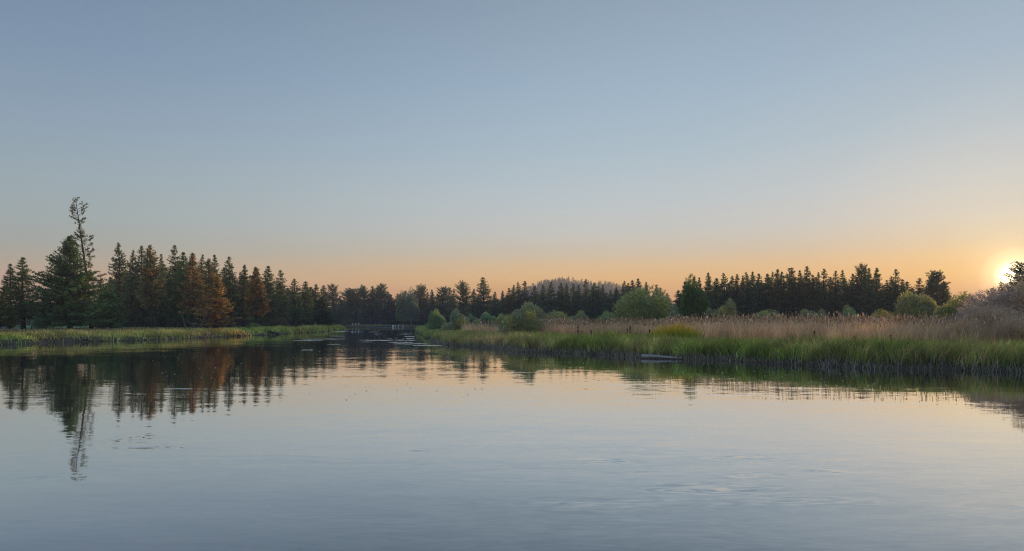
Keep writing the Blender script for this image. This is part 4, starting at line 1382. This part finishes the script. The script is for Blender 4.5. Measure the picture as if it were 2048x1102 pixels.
MATS = [(719, 832, 680.5, 3.0, 'longest pale weed mat in mid river with dark ducks on it'), (775, 830, 677.5, 2.4, 'pale weed mat behind the ducks, touching the grassy point'),
        (776, 826, 684.5, 2.0, 'pale weed mat just below the longest one'), (784, 856, 688, 2.6, 'pale weed mat along the foot of the grassy point'), (826, 884, 691, 2.4, 'nearest pale weed mat trailing from the point'),
        (802, 822, 668, 1.4, 'small pale weed streak off the point, upper of two'), (809, 830, 673, 1.6, 'small pale weed streak off the point, lower of two'),
        (700, 727, 664, 1.2, 'faint pale weed streak in mid channel, left one'), (737, 756, 664, 1.2, 'faint pale weed streak in mid channel, right one'),
        (666, 698, 662.5, 2.0, 'pale weed mat at the tip of the left reeds'), (688, 694, 659, 1.2, 'tiny pale weed patch above the left reed tip mat'),
        (606, 690, 678, 2.0, 'long thin pale weed streak on the left side of the channel'), (588, 645, 681, 1.4, 'thin pale weed streak overlapping the long left one'),
        (655, 682, 688.5, 1.4, 'short pale weed streak below the long left one'), (604, 626, 700, 2.0, 'short bright weed mat in the dark tree reflection'),
        (655, 693, 672, 1.2, 'pale weed streak above the long left one'), (748, 764, 668, 1.0, 'dim weed streak in the middle of the channel'), (724, 744, 684, 1.0, 'dim weed fragment under the longest mat'),
        (334, 386, 777.5, 1.0, 'lone thin ripple glint laid as a pale streak below the rusty pine reflections')]  # last one is a ripple glint on the water, modelled as a pale mat
for i, (a, b, c, h_, lab) in enumerate(MATS):
    ruffled_weed_mat(a, b, c, h_, lab, 40 + i)

M_DUCK = noisy_mat('duck_plumage', (0.02, 0.017, 0.014), (0.07, 0.055, 0.04), 9, 0.7)
M_BILL = noisy_mat('duck_bill', (0.10, 0.09, 0.03), (0.16, 0.13, 0.05), 6, 0.5)
for i, (px, py, rz, lab) in enumerate([(788, 680, 0.6, 'leftmost dark duck on the long weed mat'), (794, 680.2, 0.2, 'second dark duck from the left on the weed mat'), (798.5, 679, 2.8, 'middle dark duck on the weed mat'),
                                       (803.5, 678, 0.4, 'fourth dark duck from the left on the weed mat'), (810, 677.8, 3.3, 'rightmost dark duck on the weed mats')]):
    d = F * H0 / (py - YH)
    o = empty('duck', (at(px, d), d, 0.03), rz)
    tag(o, lab, 'duck', 'dark ducks resting on the weed mat')
    b = MB().blob((0, 0, 0.10), (0.27, 0.13, 0.115), 12, 8)
    b.tube([(0.18, 0, 0.14), (0.23, 0, 0.24), (0.25, 0, 0.32)], [0.06, 0.045, 0.045], 8)
    b.blob((0.28, 0, 0.345), (0.075, 0.05, 0.05), 9, 7)
    b.tube([(-0.22, 0, 0.12), (-0.36, 0, 0.18)], [0.07, 0.012], 7)
    b.build('body', M_DUCK, o, True)
    MB().box((0.38, 0, 0.335), (0.09, 0.045, 0.02), 0, 0.8).build('bill', M_BILL, o)
    for s_ in (-1, 1):
        MB().blob((-0.05, s_ * 0.115, 0.13), (0.2, 0.03, 0.075), 9, 6).build('wing', M_DUCK, o, True)

# floating flecks of leaf litter and foam on the quiet water
rng = np.random.default_rng(91)
vv, tt_ = [], []
for i in range(300):
    px = rng.uniform(300, 1750)
    py = rng.uniform(664, 800) if px < 980 else rng.uniform(742, 800)
    if px > 980:
        py = np.interp(px, [980, 1280, 1750], [708, 730, 750]) + rng.uniform(0, 40)
    d = F * H0 / (py - YH)
    x = at(px, d)
    if river_sd(np.array([x]), np.array([d]))[0] > -0.6:
        continue
    r = rng.uniform(0.02, 0.055) * (d / 60) ** 0.6
    a0 = rng.uniform(0, 6.28)
    k = len(vv)
    for q in range(6):
        vv.append((x + r * rng.uniform(.6, 1.6) * math.cos(a0 + q * pi / 3), d + r * rng.uniform(.6, 1.2) * math.sin(a0 + q * pi / 3), 0.012))
    vv.append((x, d, 0.03))
    tt_ += [(k + q, k + (q + 1) % 6, k + 6) for q in range(6)]
stuff(obj('floating_litter', mesh('floating_litter', vv, tt_), M_MAT), 'scattered pale flecks of litter floating on the river', 'litter')

# ------------------------------------------------------------------ insects over the marsh
M_WING = foliage_mat('insect_wings', 0.5)
bw = MB().blob((0, 0, 0), (0.008, 0.003, 0.003), 7, 5)
me_body = mesh('body', bw.v, bw.t, np.tile(np.array([0.35, 0.3, 0.25]), (len(bw.v), 1)), True)
me_body.materials.append(M_WING)
wing = [(0, 0, 0), (0.006, 0.010, 0.003), (0.004, 0.021, 0.006), (-0.003, 0.024, 0.007), (-0.008, 0.014, 0.004)]
wf = [(0, 1, 2), (0, 2, 3), (0, 3, 4)]
me_w = [mesh('wing', np.array(wing) * np.array([1, s_, 1]), wf, np.tile(np.array([0.85, 0.80, 0.72]), (5, 1))) for s_ in (1, -1)]
for m_ in me_w:
    m_.materials.append(M_WING)
LIT = [(1404, 592, 10), (1418, 603, 12), (1516, 580, 12), (1592, 572, 12), (1534, 620, 9), (1688, 606, 8), (1765, 599, 8), (1790, 607, 11), (1726, 620, 11), (1497, 606, 14), (1445, 652, 12), (1462, 649, 14),
       (1484, 663, 13), (1440, 691, 10), (1472, 690, 10), (1444, 683, 13), (1650, 696, 7), (1609, 683, 11), (1609, 702, 11), (1658, 704, 11), (1789, 724, 10), (1655, 677, 13), (1701, 675, 13), (1892, 685, 12),
       (1722, 637, 12), (1868, 656, 12), (1038, 674, 12), (857, 640, 12), (838, 638, 15), (820, 639, 16), (891, 604, 12), (1512, 566, 15), (1656, 594, 15), (1560, 640, 14)]
DARK = [(1423, 533, 12), (1463, 524, 12), (1535, 515, 12), (1572, 518, 12), (1114, 406, 12), (1275, 384, 13), (1522, 304, 13), (1805, 489, 10), (2034, 465, 9), (1635, 523, 14), (1049, 536, 14), (962, 434, 14), (495, 62, 12), (1464, 362, 14), (1437, 548, 15)]
rng = np.random.default_rng(8)
for grp, lst, lab in (('lit', LIT, 'tiny pale flying insect, a light speck before the land'), ('dark', DARK, 'tiny flying insect, a dark speck against the sky')):
    for q_, (px, py, d) in enumerate(sorted(lst)):
        o = empty('flying_insect', (at(px, d), d, zat(py, d)), rng.uniform(-0.6, 0.6) + pi / 2 * 1.0 * (rng.random() < 0.5))
        s_ = 0.85 if grp == 'lit' else 0.6
        o.scale = (s_, s_, s_)
        o.rotation_euler[0] = rng.uniform(-0.3, 0.3)
        tag(o, f'{lab}, {ordinal(q_ + 1)} from the left', 'insect', 'insects flying in front of the land' if grp == 'lit' else 'insects flying against the sky')
        obj('body', me_body, None, o)
        for m_ in me_w:
            obj('wing', m_, None, o)

# ------------------------------------------------------------------ evening haze
hz = MB().box((200, 1100, 54), (5200, 2900, 112)).build('haze', None)
stuff(hz, 'thin evening haze in the air', 'haze')
M = Mat('haze_air')
pv = M.node('ShaderNodeVolumePrincipled')
pv.inputs['Color'].default_value = (0.80, 0.79, 0.90, 1)
pv.inputs['Density'].default_value = 0.00034
pv.inputs['Anisotropy'].default_value = 0.1
M.l.new(pv.outputs[0], M.out.inputs['Volume'])
hz.data.materials.append(M.m)
print('objects', len(bpy.data.objects), 'tris', sum(len(m.polygons) for m in bpy.data.meshes))
